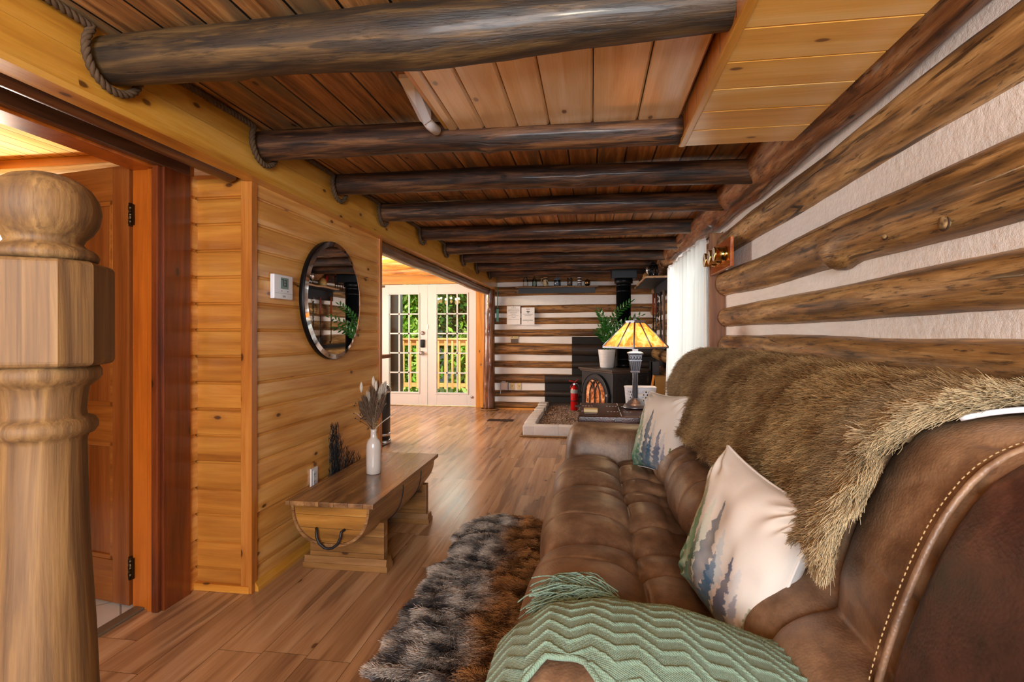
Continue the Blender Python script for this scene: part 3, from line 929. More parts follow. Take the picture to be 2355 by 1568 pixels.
# ---------------------------------------------------------------- french doors
def french(name, x0, x1, knob_side):
    d = structure(name, (x0, 8.6, 0))
    y0, y1 = 8.565, 8.61
    gx0, gx1, gz0, gz1 = x0 + .155, x1 - .155, .225, 1.865
    m = MB()
    m.box(x0, gx0, y0, y1, .012, 2.03, bev=.003).box(gx1, x1, y0, y1, .012, 2.03, bev=.003).box(gx0, gx1, y0, y1, .012, gz0, bev=.003).box(gx0, gx1, y0, y1, gz1, 2.03, bev=.003)
    m.build('leaf', WHITE, d)
    m = MB()
    for (a, b, c, e) in ((gx0 - .025, gx1 + .025, gz0 - .025, gz0), (gx0 - .025, gx1 + .025, gz1, gz1 + .025), (gx0 - .025, gx0, gz0, gz1), (gx1, gx1 + .025, gz0, gz1)):
        m.box(a, b, y0 - .012, y0 + .004, c, e, bev=.004)
    m.build('glass_frame', WHITE, d)
    m = MB()
    for k in (1, 2):
        x = gx0 + (gx1 - gx0) * k / 3
        m.box(x - .011, x + .011, y0 + .008, y0 + .03, gz0, gz1)
    for k in range(1, 5):
        z = gz0 + (gz1 - gz0) * k / 5
        m.box(gx0, gx1, y0 + .008, y0 + .03, z - .011, z + .011)
    m.build('muntins', WHITE, d)
    MB().box(gx0, gx1, y0 + .017, y0 + .021, gz0, gz1).build('glazing', GLASS, d)
    return d
fd1 = french('door_1', -3.535, -2.712, 1)
fd2 = french('door_2', -2.704, -1.878, 0)
kx = -2.79
m = MB(); m.lathe([(.034, 0), (.034, .012), (.026, .022), (.012, .03)], (kx, 8.565, 1.215), 20, axis='Y')
m.v = [(a, 2 * 8.565 - b, c) for a, b, c in m.v]
m.build('deadbolt', CHROME, fd1)
MB().box(kx - .036, kx + .036, 8.532, 8.565, .975, 1.11, bev=.014, seg=3).build('keypad_lock', BLACK_M, fd1)
m = MB(); m.lathe([(.036, 0), (.036, .008), (.014, .014), (.014, .04), (.03, .055), (.033, .07), (.022, .085)], (kx - .01, 8.565, .88), 20, axis='Y')
m.v = [(a, 2 * 8.565 - b, c) for a, b, c in m.v]
m.build('knob', CHROME, fd1)
MB().box(-2.722, -2.697, 8.555, 8.566, 1.28, 1.36).build('strike_plate', WHITE_G, fd1)
MB().box(-3.53, -3.46, 8.548, 8.566, 1.985, 2.02).build('closer', BRONZE, fd1)
m = MB(); m.lathe([(.024, 0), (.024, .012), (.014, .02)], (-1.95, 8.565, .16), 18, axis='Y')
m.v = [(a, 2 * 8.565 - b, c) for a, b, c in m.v]
m.build('door_stop', CHROME, fd2)

# ---------------------------------------------------------------- outside: deck, railing, porch post, trees
DECK = wood('deck_boards', ['#8a6a48', '#b0906a', '#c9ad88'], 'X', 'Y', .14, 0, (1, 12), rough=.7, tint=.1, bump=.1, seam=.004)
struct('floor_deck', MB().box(-9, 3, 8.67, 11.0, -.16, -.06), DECK)
struct('ground_outside', MB().box(-30, 26, 11.0, 40, -2.6, -2.5), plain('forest_ground', '#4a5a2a', .9, var=.4, scale=3))
rail = thing('deck_railing', 'wooden deck railing with square balusters outside the french doors', 'railing', (-3, 10.8, -.06))
RW = wood('railing_wood', ['#a0683a', '#c98f58', '#dca974'], 'X', 'Z', 0, 0, (1, 14), rough=.6, tint=.05, bump=.1)
RWZ = wood('baluster_wood', ['#a0683a', '#c98f58', '#dca974'], 'Z', 'X', 0, 0, (1, 14), rough=.6, tint=.05, bump=.1)
MB().box(-7, 1.5, 10.73, 10.87, 1.08, 1.118, bev=.004).box(-7, 1.5, 10.78, 10.82, .96, 1.08).build('top_rail', RW, rail)
MB().box(-7, 1.5, 10.77, 10.83, .09, .17).build('bottom_rail', RW, rail)
bal = None
for k in range(30):
    x = -5.6 + .152 * k
    if bal is None:
        bal = MB().box(x - .019, x + .019, 10.735, 10.775, .06, 1.06).build('baluster', RWZ, rail)
        bx = x
    else:
        c = bal.copy(); COL.objects.link(c); c.location.x += x - bx; c.parent = rail
for x in (-6.4, -4.35, -2.3, .2):
    MB().box(x - .045, x + .045, 10.83, 10.92, -.06, 1.08).build('rail_post', RWZ, rail)
o = log_part('porch_post', (-3.62, 9.5, -.06), (-3.62, 9.5, 2.9), .13, BLACK, None, 130, n=18, wob=.06)
tag(o, 'dark porch post seen through the left french door', 'post', None, 'thing')

def leafmat(name, c1, c2, c3):
    n = NT(name)
    r = n.node('Attribute', attribute_name='col').outputs['Color']
    d = n.node('BsdfDiffuse'); n.put(d.inputs[0], r)
    t = n.node('BsdfTranslucent'); n.put(t.inputs[0], n.hsv(r, val=1.2))
    m = n.node('MixShader'); m.inputs[0].default_value = .4
    n.t.links.new(d.outputs[0], m.inputs[1]); n.t.links.new(t.outputs[0], m.inputs[2])
    n.t.links.new(m.outputs[0], n.out.inputs[0])
    return n.mat
LEAFM = leafmat('leaf', 0, 0, 0)
BARK = plain('bark', '#3c3026', .9, var=.3, bump=.5, bscale=20)
def leaves_mesh(name, C, R, n, size, cols, parent, seed):
    rs = np.random.RandomState(seed)
    P = []
    nb = 26
    cent = rs.normal(size=(nb, 3)); cent /= np.linalg.norm(cent, axis=1)[:, None]
    cent = np.array(C) + cent * np.array(R) * rs.uniform(.3, .95, (nb, 1))
    idx = rs.randint(0, nb, n)
    p = cent[idx] + rs.normal(size=(n, 3)) * np.array(R) * .22
    ax = rs.normal(size=(n, 3)); ax[:, 2] -= .3; ax /= np.linalg.norm(ax, axis=1)[:, None]
    bx = np.cross(ax, rs.normal(size=(n, 3))); bx /= np.linalg.norm(bx, axis=1)[:, None]
    s = size * rs.uniform(.6, 1.3, (n, 1))
    v = np.stack([p - ax * s, p + bx * s * .42, p + ax * s, p - bx * s * .42], 1).reshape(-1, 3)
    me = bpy.data.meshes.new(name)
    me.from_pydata(v.tolist(), [], [(4 * i, 4 * i + 1, 4 * i + 2, 4 * i + 3) for i in range(n)])
    me.materials.append(LEAFM)
    ca = me.color_attributes.new('col', 'FLOAT_COLOR', 'POINT')
    base = np.array([srgb(c)[:3] for c in cols])
    k = rs.randint(0, len(cols), n)
    cc = base[k] * rs.uniform(.7, 1.25, (n, 1))
    c4 = np.ones((n * 4, 4), dtype=np.float32); c4[:, :3] = np.repeat(cc, 4, 0)
    ca.data.foreach_set('color', c4.ravel())
    me.update()
    o = bpy.data.objects.new(name, me); COL.objects.link(o)
    o.parent = parent
    o.location = -parent.location
    return o
TREES = [
    ((-10.6, 19.5), (1.9, 1.0, 3.4), 2.4, 'tree', 'bushy green tree seen at the left edge of the left french door', 0),
    ((-6.3, 17.2), (1.7, .8, 3.0), 2.2, 'tree', 'sunlit light green tree behind the left french door panes', 1),
    ((-4.75, 12.9), (.9, .5, 1.2), .5, 'shrub', 'bright leafy shrub against the deck railing below the left door panes', 1),
    ((-3.2, 14.9), (1.3, .7, 2.4), 2.6, 'tree', 'dark green tree filling the top of the right french door', 2),
    ((-2.5, 12.9), (.9, .5, 1.1), .35, 'shrub', 'bright leafy shrub against the deck railing below the right door panes', 1),
    ((-2.0, 19.6), (1.9, 1.0, 3.6), 3.2, 'tree', 'deep green tree farthest behind the right french door', 2),
    ((-5.6, 22.6), (2.4, 1.1, 4.6), 3.2, 'tree', 'tall pale green tree far behind both french doors', 1),
]
PAL = [['#3c6a22', '#5c8f30', '#2c5220'], ['#7fb03c', '#a4cc58', '#5c9430', '#c4dc80'], ['#2c5a24', '#427a2e', '#1e441c', '#5c9438']]
for k, ((x, y), R, zc, nm, lab, pal) in enumerate(TREES):
    t = thing(nm, lab, nm, (x, y, -2.5), 0, 'trees beyond the deck' if nm == 'tree' else 'shrubs beyond the deck')
    log_part('trunk', (x, y, -2.5), (x + .2, y, zc + R[2] * .5), [(0, .16), (1, .05)] if nm == 'tree' else [(0, .05), (1, .02)], BARK, t, 140 + k, n=10, step=.3)
    leaves_mesh('foliage', (x, y, zc), R, 5200 if nm == 'tree' else 2400, .13 if nm == 'tree' else .10, PAL[pal], t, 200 + k)

# ---------------------------------------------------------------- sofa
def leather(name, c0, c1, c2, rough=.42, wr=1.0):
    n = NT(name)
    o = n.tc()
    big = n.noise(o, 3.2, 4.0, .6)
    mid = n.noise(o, 14.0, 5.0, .65)
    v = n.vor(o, 170.0)
    col = n.ramp(n.math('ADD', n.math('MULTIPLY', big, .6), n.math('MULTIPLY', mid, .4)), [(.36, srgb(c0)), (.5, srgb(c1)), (.64, srgb(c2))])
    fl = n.noise(o, 120.0, 3.0, .7)
    col = n.hsv(col, val=n.math('ADD', .82, n.math('MULTIPLY', fl, .36)))
    h = n.math('ADD', n.math('MULTIPLY', v.outputs['Distance'], .35), n.math('ADD', n.math('MULTIPLY', mid, .9 * wr), n.math('MULTIPLY', n.noise(o, 45.0, 3.0), .35)))
    n.bump(h, .28, .006)
    r = n.math('ADD', rough - .06, n.math('MULTIPLY', mid, .14))
    return n.fin(col, r, spec=.5)
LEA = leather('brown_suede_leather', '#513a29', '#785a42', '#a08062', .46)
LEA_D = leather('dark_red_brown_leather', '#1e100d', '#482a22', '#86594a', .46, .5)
THREAD = plain('tan_thread', '#a98d62', .7)

def crv(pts, n=48):
    """smooth (Catmull-Rom) curve through 2D points -> function t in 0..1 (by arc length)"""
    P = [Vector((p[0], p[1])) for p in pts]
    Q = []
    for i in range(len(P) - 1):
        p0, p1, p2, p3 = P[max(i - 1, 0)], P[i], P[i + 1], P[min(i + 2, len(P) - 1)]
        for k in range(12):
            t = k / 12
            Q.append(.5 * ((2 * p1) + (p2 - p0) * t + (2 * p0 - 5 * p1 + 4 * p2 - p3) * t * t + (3 * p1 - p0 - 3 * p2 + p3) * t ** 3))
    Q.append(P[-1])
    d = [0.0]
    for i in range(len(Q) - 1):
        d.append(d[-1] + (Q[i + 1] - Q[i]).length)
    xs, ys = [q[0] for q in Q], [q[1] for q in Q]
    L = d[-1]
    def fn(t):
        s = min(max(t, 0), 1) * L
        return (float(np.interp(s, d, xs)), float(np.interp(s, d, ys)))
    fn.L, fn.d, fn.xs, fn.ys = L, np.array(d), np.array(xs), np.array(ys)
    return fn
def nrm(fn, t):
    a, b = fn(t - .006), fn(t + .006)
    dx, dy = b[0] - a[0], b[1] - a[1]
    l = math.hypot(dx, dy) or 1
    return (-dy / l, dx / l)

sofa = thing('sofa', 'long tufted brown leather sofa under the log wall with a furry cover over its back', 'sofa', (.38, 2.1, 0))
CUSH = [(1.14, 1.865), (1.865, 2.565), (2.565, 3.19)]
SEAT = crv([(-.145, .20), (-.168, .29), (-.172, .385), (-.145, .45), (-.08, .484), (.03, .49), (.15, .476), (.27, .474), (.40, .45)])
BACK = crv([(.42, .42), (.345, .48), (.335, .55), (.37, .625), (.450, .69), (.478, .75), (.510, .84), (.55, .93), (.60, 1.01), (.665, 1.048), (.74, 1.055), (.81, 1.03), (.855, .97), (.87, .87), (.87, .5)])
def puff(y0, y1, y, along, seam_at, tx, sa, ta, front=0.0):
    w = y1 - y0
    u = (y - y0) / w
    e = min(u, 1 - u) * w
    h = -.060 * math.exp(-e / .036)
    dsm = abs(along - seam_at)
    tufts = [y0 + w * .29, y0 + w * .71]
    dy = min(abs(y - q) for q in tufts)
    fade = 1.0 if along > seam_at else max(front, 1 - (seam_at - along) / .30)
    h -= sa * math.exp(-dsm / .024)
    h -= ta * fade * math.exp(-dy / .026)
    h -= .006 * math.exp(-(dy / .0045) ** 2) + .006 * math.exp(-(dsm / .0045) ** 2)
    h -= .024 * math.exp(-(dsm ** 2 + dy ** 2) / .05 ** 2)
    return h
ss_seat = float(np.interp(.15, SEAT.xs[60:], SEAT.d[60:]))
ss_back = float(np.interp(.692, BACK.ys[:60], BACK.d[:60]))
for y0, y1 in CUSH:
    def f(u, v):
        y = y0 + (y1 - y0) * u
        x, z = SEAT(v)
        nx, nz = nrm(SEAT, v)
        s = v * SEAT.L
        h = puff(y0, y1, y, s, ss_seat, 0, .026, .028, .16)
        crown = .036 * (1 - abs(2 * u - 1) ** 2.2) * math.sin(min(1, v * 1.15) * PI) ** .5 if v < .87 else 0
        h += crown + .0025 * noise.noise(Vector((x * 9, y * 22, z * 9)))
        return (x + nx * h, y, z + nz * h)
    MB().grid(f, 150, 130).build('seat_cushion', LEA, sofa)
    def g(u, v):
        y = y0 + (y1 - y0) * u
        x, z = BACK(v)
        nx, nz = nrm(BACK, v)
        s = v * BACK.L
        h = puff(y0, y1, y, s, ss_back, 0, .034, .020, .5)
        h += .02 * (1 - abs(2 * u - 1) ** 2.2) + .004 * noise.noise(Vector((x * 8, y * 14, z * 14)))
        return (x + nx * h, y, z + nz * h)
    MB().grid(g, 120, 120).build('back_cushion', LEA, sofa)
MB().box(-.14, .86, 1.0, 3.35, .07, .34, bev=.02).build('base_frame', LEA, sofa)
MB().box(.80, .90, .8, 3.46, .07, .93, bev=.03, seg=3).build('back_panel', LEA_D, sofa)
ARMTOP = [(-.25, .50), (-.20, .54), (-.148, .60), (-.08, .650), (.03, .672), (.157, .664), (.29, .625), (.40, .59), (.62, .56), (.9, .56)]
def arm_z(x):
    return float(np.interp(x, [p[0] for p in ARMTOP], [p[1] for p in ARMTOP]))
def make_arm(yc, hw, ztop, xa, xb, puffy):
    m = MB()
    nx, nt = 46, 40
    def f(u, v):
        # u: along X (front cap included), v: around the section
        cap = .10
        x = xa + (xb - xa) * u
        q = max(0.0, (cap - (x - xa)) / cap)
        k = math.sqrt(max(0.0, 1 - q ** 2.4)) * .985 + .015
        th = 2 * PI * v
        cy, sz = math.cos(th), math.sin(th)
        e = .62
        yy = math.copysign(abs(cy) ** e, cy) * hw
        zt = ztop(x)
        zc, hh = (zt + .08) / 2, (zt - .08) / 2
        zz = math.copysign(abs(sz) ** e, sz) * hh
        wr = .004 * noise.noise(Vector((x * 10, th * 2.0, 3))) + (.010 * q * math.sin(th * 22) * .35 if q > 0 else 0)
        seam = -.006 * math.exp(-((x - .22) / .008) ** 2)
        return (x, yc + yy * (k * (1 + wr * 3) + seam * 3), zc + zz * (k + wr * 2 + seam * 2))
    return m.grid(f, nx, nt, wrap_v=True)
a = make_arm(3.345, .178, lambda x: .645 - .02 * max(0, x), -.172, .80, True).build('armrest', LEA, sofa)
m = MB()
for dx in (-.004, .012):
    for k in range(26):
        t0 = .02 + k * .02
        z0 = .47 + (k * .0105)
        if z0 > .60:
            continue
        m.tube([(.22 + dx, 3.163, z0), (.22 + dx, 3.163, z0 + .007)], .0013, 5)
m.build('stitching', THREAD, a)
b = make_arm(.95, .19, arm_z, -.20, .72, True).build('armrest', LEA, sofa)
# tall side panel closing the near end of the backrest
WING = crv([(.36, .30), (.405, .56), (.43, .70), (.478, .85), (.525, .95), (.585, 1.02), (.67, 1.055), (.77, 1.04), (.85, .97), (.895, .86), (.90, .6), (.90, .25)])
wc = [WING(i / 40) for i in range(41)]
cx_, cz_ = .70, .45
def wf(u, v):
    p = WING(u)
    th = PI * (v - .5)           # across the thickness, bulging outline
    k = math.cos(th) ** .55 if abs(v - .5) < .4999 else 0.0
    yy = .735 + .125 * math.copysign(abs(math.sin(th)) ** .8, math.sin(th))
    return (cx_ + (p[0] - cx_) * (.93 + .07 * k), yy, cz_ + (p[1] - cz_) * (.935 + .065 * k))
m = MB().grid(wf, 44, 22)
def wside(sgn):
    n = 41
    v = [(cx_ + (p[0] - cx_) * .931, .735 + sgn * .125, cz_ + (p[1] - cz_) * .936) for p in wc]
    m.add(v, [tuple(range(n))], 0, True)
wside(1); wside(-1)
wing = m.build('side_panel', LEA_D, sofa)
m2 = MB().grid(lambda u, v: tuple(Vector(wf(u, v)) + Vector((.0, 2.62, -.02))), 44, 22)
m2.add([(cx_ + (p[0] - cx_) * .931, 3.23, cz_ + (p[1] - cz_) * .936 - .02) for p in wc], [tuple(range(41))], 0, True)
m2.add([(cx_ + (p[0] - cx_) * .931, 3.48, cz_ + (p[1] - cz_) * .936 - .02) for p in wc], [tuple(range(41))], 0, True)
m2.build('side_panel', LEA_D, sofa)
pipe = [(cx_ + (WING(t)[0] - cx_) * .985 - .004, .868, cz_ + (WING(t)[1] - cz_) * .985 + .002) for t in [i / 60 for i in range(10, 57)]]
MB().tube(pipe, .0055, 8).build('piping', LEA, wing)
m = MB()
for i in range(len(pipe) - 1):
    p, q = Vector(pipe[i]), Vector(pipe[i + 1])
    for k in range(3):
        s0 = p.lerp(q, k / 3 + .03) + Vector((-.010, .004, .004))
        s1 = p.lerp(q, k / 3 + .22) + Vector((-.010, .004, .004))
        m.tube([s0, s1], .0011, 5)
m.build('stitching', THREAD, wing)
# gathered back cushion end next to the side panel
def gf(u, v):
    y = .79 + .36 * u
    x, z = BACK(v)
    nx, nz = nrm(BACK, v)
    s = v * BACK.L
    ev = math.sin(min(1, max(0, (1 - u) * 1.2)) * PI / 2)
    h = -.03 * math.exp(-(1 - u) * .30 / .03) - .03 * math.exp(-abs(s - ss_back) / .03)
    h += .018 * math.sin(PI * u) - .017 * math.exp(-max(0, u - .2) * .36 / .085) * (1 - abs(math.sin(s * 34 + 2.2 * noise.noise(Vector((s * 6, 0, u * 2.5)))))) ** 2.5 * (1 if s > .3 else .35)
    return (x + nx * h - .005, y, z + nz * h - .005)
MB().grid(gf, 60, 260).build('back_cushion', LEA, sofa)
MB().grid(lambda u, v: (-.10 + .5 * v, 1.09 + .08 * u, .42), 2, 2).build('seat_liner', LEA_D, sofa)
for x, y in ((-.08, 1.05), (-.08, 3.3), (.82, 1.05), (.82, 3.3)):
    MB().lathe([(.022, 0), (.03, .075)], (x, y, 0), 14).build('foot', BLACK, sofa)

# ---------------------------------------------------------------- fur throw over the backrest
FURM = vcol('fur_strands', .55, spec=.25)
FURB = plain('fur_backing', '#4a3826', .9)
throw = thing('fur_throw', 'long brown and tan faux fur throw draped over the sofa backrest', 'throw', (.6, 2.0, .7))
HEM = [(.80, .80), (1.05, .785), (1.17, .765), (1.3, .745), (1.65, .755), (2.14, .738), (2.92, .70), (3.2, .70)]
def throw_pt(a, b):
    """a: 0 near edge..1 far edge, b: 0 hem at the front..1 behind the top"""
    yn = 1.035 - .13 * min(1, max(0, (b - .45) / .3)) + .012 * math.sin(b * 19)
    yf = 2.97 + .50 * min(1, b / .3) ** .8 + .012 * math.sin(b * 29)
    y = yn + (yf - yn) * a
    zh = float(np.interp(y, [h[0] for h in HEM], [h[1] for h in HEM])) + .008 * math.sin(y * 23)
    s0 = float(np.interp(zh, BACK.ys[:96], BACK.d[:96]))
    s1 = BACK.L * .70
    t = (s0 + (s1 - s0) * b) / BACK.L
    x, z = BACK(t)
    nx, nz = nrm(BACK, t)
    cs = min(abs(y - q) for q in (1.14, 1.865, 2.565))
    lift = (.034 if b < .4 else .034 - .020 * math.exp(-(a / .06) ** 2)) + .009 * noise.noise(Vector((y * 3, b * 4, 1.7))) + .012 * math.exp(-((a) / .03) ** 2)
    return Vector((x + nx * lift, y, z + nz * lift)), Vector((nx, 0, nz))
MB().grid(lambda u, v: throw_pt(u, v)[0], 90, 40).build('backing', FURB, throw)
m = MB()
m.tube([throw_pt(0.0, b)[0] + throw_pt(0.0, b)[1] * .004 + Vector((0, -.020, .0)) for b in [.50 + .01 * k for k in range(42)]], .0050, 8)
m.build('lining_edge', WHITE_G, throw)
def pre(fn, na, nb):
    P = np.zeros((na + 1, nb + 1, 3)); N = np.zeros((na + 1, nb + 1, 3))
    for i in range(na + 1):
        for j in range(nb + 1):
            p, n_ = fn(i / na, j / nb)
            P[i, j] = p; N[i, j] = n_
    return P, N
def bil(G, a, b):
    na, nb = G.shape[0] - 1, G.shape[1] - 1
    x, y = a * na, b * nb
    i, j = np.minimum(x.astype(int), na - 1), np.minimum(y.astype(int), nb - 1)
    fx, fy = (x - i)[:, None], (y - j)[:, None]
    return G[i, j] * (1 - fx) * (1 - fy) + G[i + 1, j] * fx * (1 - fy) + G[i, j + 1] * (1 - fx) * fy + G[i + 1, j + 1] * fx * fy
def unit(v):
    return v / np.maximum(np.linalg.norm(v, axis=1), 1e-9)[:, None]
def strands(P, D, G, L, k=5, wav=0.0, seed=1):
    """root P, initial direction D, final direction G, length L -> (n,k,3)"""
    n = P.shape[0]
    t = np.linspace(0, 1, k)
    out = np.zeros((n, k, 3))
    rs = np.random.RandomState(seed)
    ph = rs.uniform(0, 6.28, (n, 1)); ax = unit(rs.normal(size=(n, 3)))
    for i, q in enumerate(t):
        out[:, i] = P + (D * (q - .5 * q * q) + G * (.5 * q * q)) * L[:, None]
        if wav:
            out[:, i] += ax * np.sin(ph + q * 5) * wav * q * L[:, None]
    return out
GP, GN = pre(throw_pt, 120, 50)
NS = 150000
rs = np.random.RandomState(5)
a = rs.uniform(0, 1, NS) ** 1.55
b = rs.uniform(0, .93, NS)
edge = rs.uniform(0, 1, NS) < .05
a[edge] = rs.uniform(0, .012, edge.sum())
edge2 = rs.uniform(0, 1, NS) < .04
b[edge2] = rs.uniform(0, .012, edge2.sum())
P, Nn = bil(GP, a, b), unit(bil(GN, a, b))
down = unit(bil(GP, a, np.maximum(b - .03, 0)) - bil(GP, a, np.minimum(b + .03, 1)))
far = unit(bil(GP, np.minimum(a + .03, 1), b) - bil(GP, np.maximum(a - .03, 0), b))
nz = vnoise(P, 7.0, 1)[:, None]; nz2 = vnoise(P, 60.0, 2)[:, None]; nz3 = vnoise(P, 210.0, 3)[:, None]
comb = unit(far * (.75 + .3 * nz) + down * (.45 + .35 * nz2) + rs.normal(size=(NS, 3)) * .14)
near = np.clip(1 - a / .035, 0, 1)[:, None]
comb = unit(comb * (1 - near) + (-far * .8 + down * .9 + nz3 * .4 * Nn) * near)
D = unit(Nn * .75 + comb * .55 + rs.normal(size=(NS, 3)) * .12 + nz3 * .2)
G = unit(comb + Nn * .10)
L = rs.uniform(.034, .058, NS) * (1 + .5 * near[:, 0])
pts = strands(P, D, G, L, 5, .08)
band = vnoise(np.stack([P[:, 1] * 1.0, P[:, 2] * .25, P[:, 0] * .2], 1), 24.0, 4)
m1 = np.clip(.5 + .5 * band + .4 * nz2[:, 0] + .55 * nz3[:, 0], 0, 1)[:, None]
dk, md, lt = (np.array(srgb(c)[:3]) for c in ('#3c2716', '#87653c', '#c9a874'))
tipc = dk * 1.0 * (1 - m1) + lt * m1 * .80 + md * (1 - m1) * .45
ed = np.clip(1 - a / .10, 0, 1)[:, None]
tipc = tipc * (1 - .75 * ed) + np.array(srgb('#d8c49c')[:3]) * .75 * ed
greyf = np.clip((a - .8) / .2, 0, 1)[:, None] * .4
tipc = tipc * (1 - greyf) + np.array(srgb('#b39a80')[:3]) * greyf
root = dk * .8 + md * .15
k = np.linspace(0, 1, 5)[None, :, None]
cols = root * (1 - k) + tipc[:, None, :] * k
cols = cols * rs.uniform(.55, 1.35, (NS, 1, 1))
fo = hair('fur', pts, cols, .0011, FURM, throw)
fo['kind'] = 'stuff'

# ---------------------------------------------------------------- fur rug on the floor
rug = thing('fur_rug', 'shaggy black and grey faux fur rug along the sofa front, its sofa side coloured as if in warm light', 'rug', (-.5, 2.2, 0))
RL_ = [(.9, -.70), (1.7, -.745), (1.86, -.742), (2.06, -.75), (2.23, -.752), (2.39, -.745), (2.6, -.762), (2.75, -.70), (2.84, -.728), (3.0, -.752), (3.1, -.76), (3.2, -.725), (3.28, -.70), (3.36, -.63), (3.42, -.52)]
RR_ = [(.9, -.18), (2.4, -.20), (3.0, -.22), (3.2, -.25), (3.33, -.32), (3.42, -.46)]
def rug_pt(a, b):
    y = .9 + 2.52 * a
    x0 = float(np.interp(y, [p[0] for p in RL_], [p[1] for p in RL_])) + .012 * math.sin(y * 31)
    x1 = float(np.interp(y, [p[0] for p in RR_], [p[1] for p in RR_]))
    x = x0 + (x1 - x0) * b
    sm = min(abs(y - q) for q in (3.02, 2.62, 2.2, 1.8, 1.4))
    h = .020 + .014 * noise.noise(Vector((x * 6, y * 6, 2))) + .010 * noise.noise(Vector((x * 15, y * 15, 7))) - .012 * math.exp(-(sm / .02) ** 2)
    h *= min(1, 12 * b * 1.0 + .25) * min(1, (1 - a) * 14 + .2)
    return Vector((x, y, max(.004, h))), Vector((0, 0, 1))
MB().grid(lambda u, v: rug_pt(u, v)[0], 110, 36).build('backing', plain('rug_backing', '#3a3028', .9), rug)
GP, GN = pre(rug_pt, 160, 40)
NR = 110000
rs = np.random.RandomState(9)
a = rs.uniform(.33, 1, NR); b = rs.uniform(0, 1, NR)
ek = rs.uniform(0, 1, NR) < .06
b[ek] = rs.uniform(0, .02, ek.sum())
P = bil(GP, a, b)
fl = 5.5
th = 2.2 * vnoise(P, 14, 6) + 1.8 * vnoise(P, 50, 7) - 1.9
th += rs.normal(size=NR) * .35
lay = np.clip(.75 + .5 * vnoise(P, 40, 8), .25, 1.1)[:, None]
H = np.stack([np.cos(th), np.sin(th), np.zeros(NR)], 1)
left = np.clip(1 - b / .05, 0, 1)[:, None]
H = unit(H * (1 - left) + np.array([-1, -.3, 0]) * left)
D = unit(H * .55 + np.array([0, 0, .8]) + rs.normal(size=(NR, 3)) * .15)
G = unit(H * lay + np.array([0, 0, .02]) + rs.normal(size=(NR, 3)) * .06)
L = rs.uniform(.03, .062, NR)
pts = strands(P, D, G, L, 5, .08, 2)
pts[:, :, 2] = np.maximum(pts[:, :, 2], .003)
q1 = vnoise(P * np.array([1, .8, 1]), 52, 9); q2 = vnoise(P, 190, 10); q3 = vnoise(P, 14, 13)
seamd = np.min(np.abs(P[:, 1][:, None] - np.array([3.02, 2.62, 2.2, 1.8, 1.4])[None, :]), 1)
v1 = np.clip(.66 + .8 * q1 + .55 * q2 + .25 * q3 - .4 * np.exp(-(seamd / .02) ** 2), 0, 1)[:, None]
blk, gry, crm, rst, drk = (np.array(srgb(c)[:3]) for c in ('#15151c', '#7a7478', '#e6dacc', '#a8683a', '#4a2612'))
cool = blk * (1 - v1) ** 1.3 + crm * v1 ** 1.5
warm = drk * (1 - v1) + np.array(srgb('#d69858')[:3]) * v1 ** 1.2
warm_lit = np.clip((b - .40) / .22 + .30 * vnoise(P, 7, 12), 0, 1)[:, None]  # warm light on the sofa side, painted into the strand colours
tipc = cool * (1 - warm_lit) + warm * warm_lit
root = (gry * .5 * (1 - warm_lit) + drk * warm_lit)
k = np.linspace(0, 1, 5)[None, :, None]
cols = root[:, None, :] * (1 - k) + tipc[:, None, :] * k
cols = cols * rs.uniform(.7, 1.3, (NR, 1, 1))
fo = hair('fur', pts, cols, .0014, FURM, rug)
fo['kind'] = 'stuff'

# ---------------------------------------------------------------- green knitted blanket over the near armrest
kn = NT('sage_green_knit')
o_ = kn.tc()
_p = kn.sep(o_)
wv = kn.math('MULTIPLY', kn.math('SINE', kn.math('MULTIPLY', kn.math('ADD', _p[0], kn.math('MULTIPLY', _p[1], .4)), 1500.0)), kn.math('SINE', kn.math('MULTIPLY', kn.math('SUBTRACT', _p[1], kn.math('MULTIPLY', _p[0], .4)), 1100.0)))
nf = kn.noise(o_, 260.0, 3.0, .7)
kn.bump(kn.math('ADD', kn.math('MULTIPLY', wv, .35), nf), .55, .003)
gc = kn.mix(nf, srgb('#5a7464'), srgb('#93ad95'))
gc = kn.hsv(gc, val=kn.math('ADD', .85, kn.math('MULTIPLY', kn.noise(o_, 9.0, 3.0), .3)))
KNIT = kn.fin(gc, .85, spec=.15)
kn.bsdf.inputs['Sheen Weight'].default_value = .15
blanket = thing('knit_blanket', 'sage green chevron knit blanket with fringe draped over the near sofa armrest', 'blanket', (.15, .95, .6))
NHEM = [(-.30, .72), (-.2, .73), (-.165, .75), (-.136, .79), (-.11, .855), (-.072, .885), (-.014, .868), (.026, .80), (.06, .74), (.10, .70), (.7, .70)]
def bl_pt(u, v):
    x = -.215 + .86 * u
    zt = arm_z(x) + .020
    yn = float(np.interp(x, [p[0] for p in NHEM], [p[1] for p in NHEM]))
    yfar = 1.20 + .02 * math.sin(x * 7)
    y = yfar + (yn - yfar) * v
    dy = (y - .95) / .225
    q = min(1.0, abs(dy) ** 2.6)
    z = zt - (zt - .40) * (1 - (1 - q) ** .40) * .55 - .015 * dy * dy
    if abs(dy) > 1:
        z -= (abs(dy) - 1) * .3
    if x < -.19:
        z -= (-.19 - x) * 3.0
    tri = abs(((x / .075) % 1) * 2 - 1)
    ph = (v * abs(yfar - yn) * 1.25 + .030 * tri - x * .62 + .5) / .041
    fr = ph % 1 - .5
    rg = math.exp(-(fr / .095) ** 2)
    fold = .006 * noise.noise(Vector((x * 6, y * 6, 4)))
    tk = .0045 * rg * (.8 + .3 * noise.noise(Vector((x * 70, y * 70, 0))))
    return (x, y, z + fold + tk)
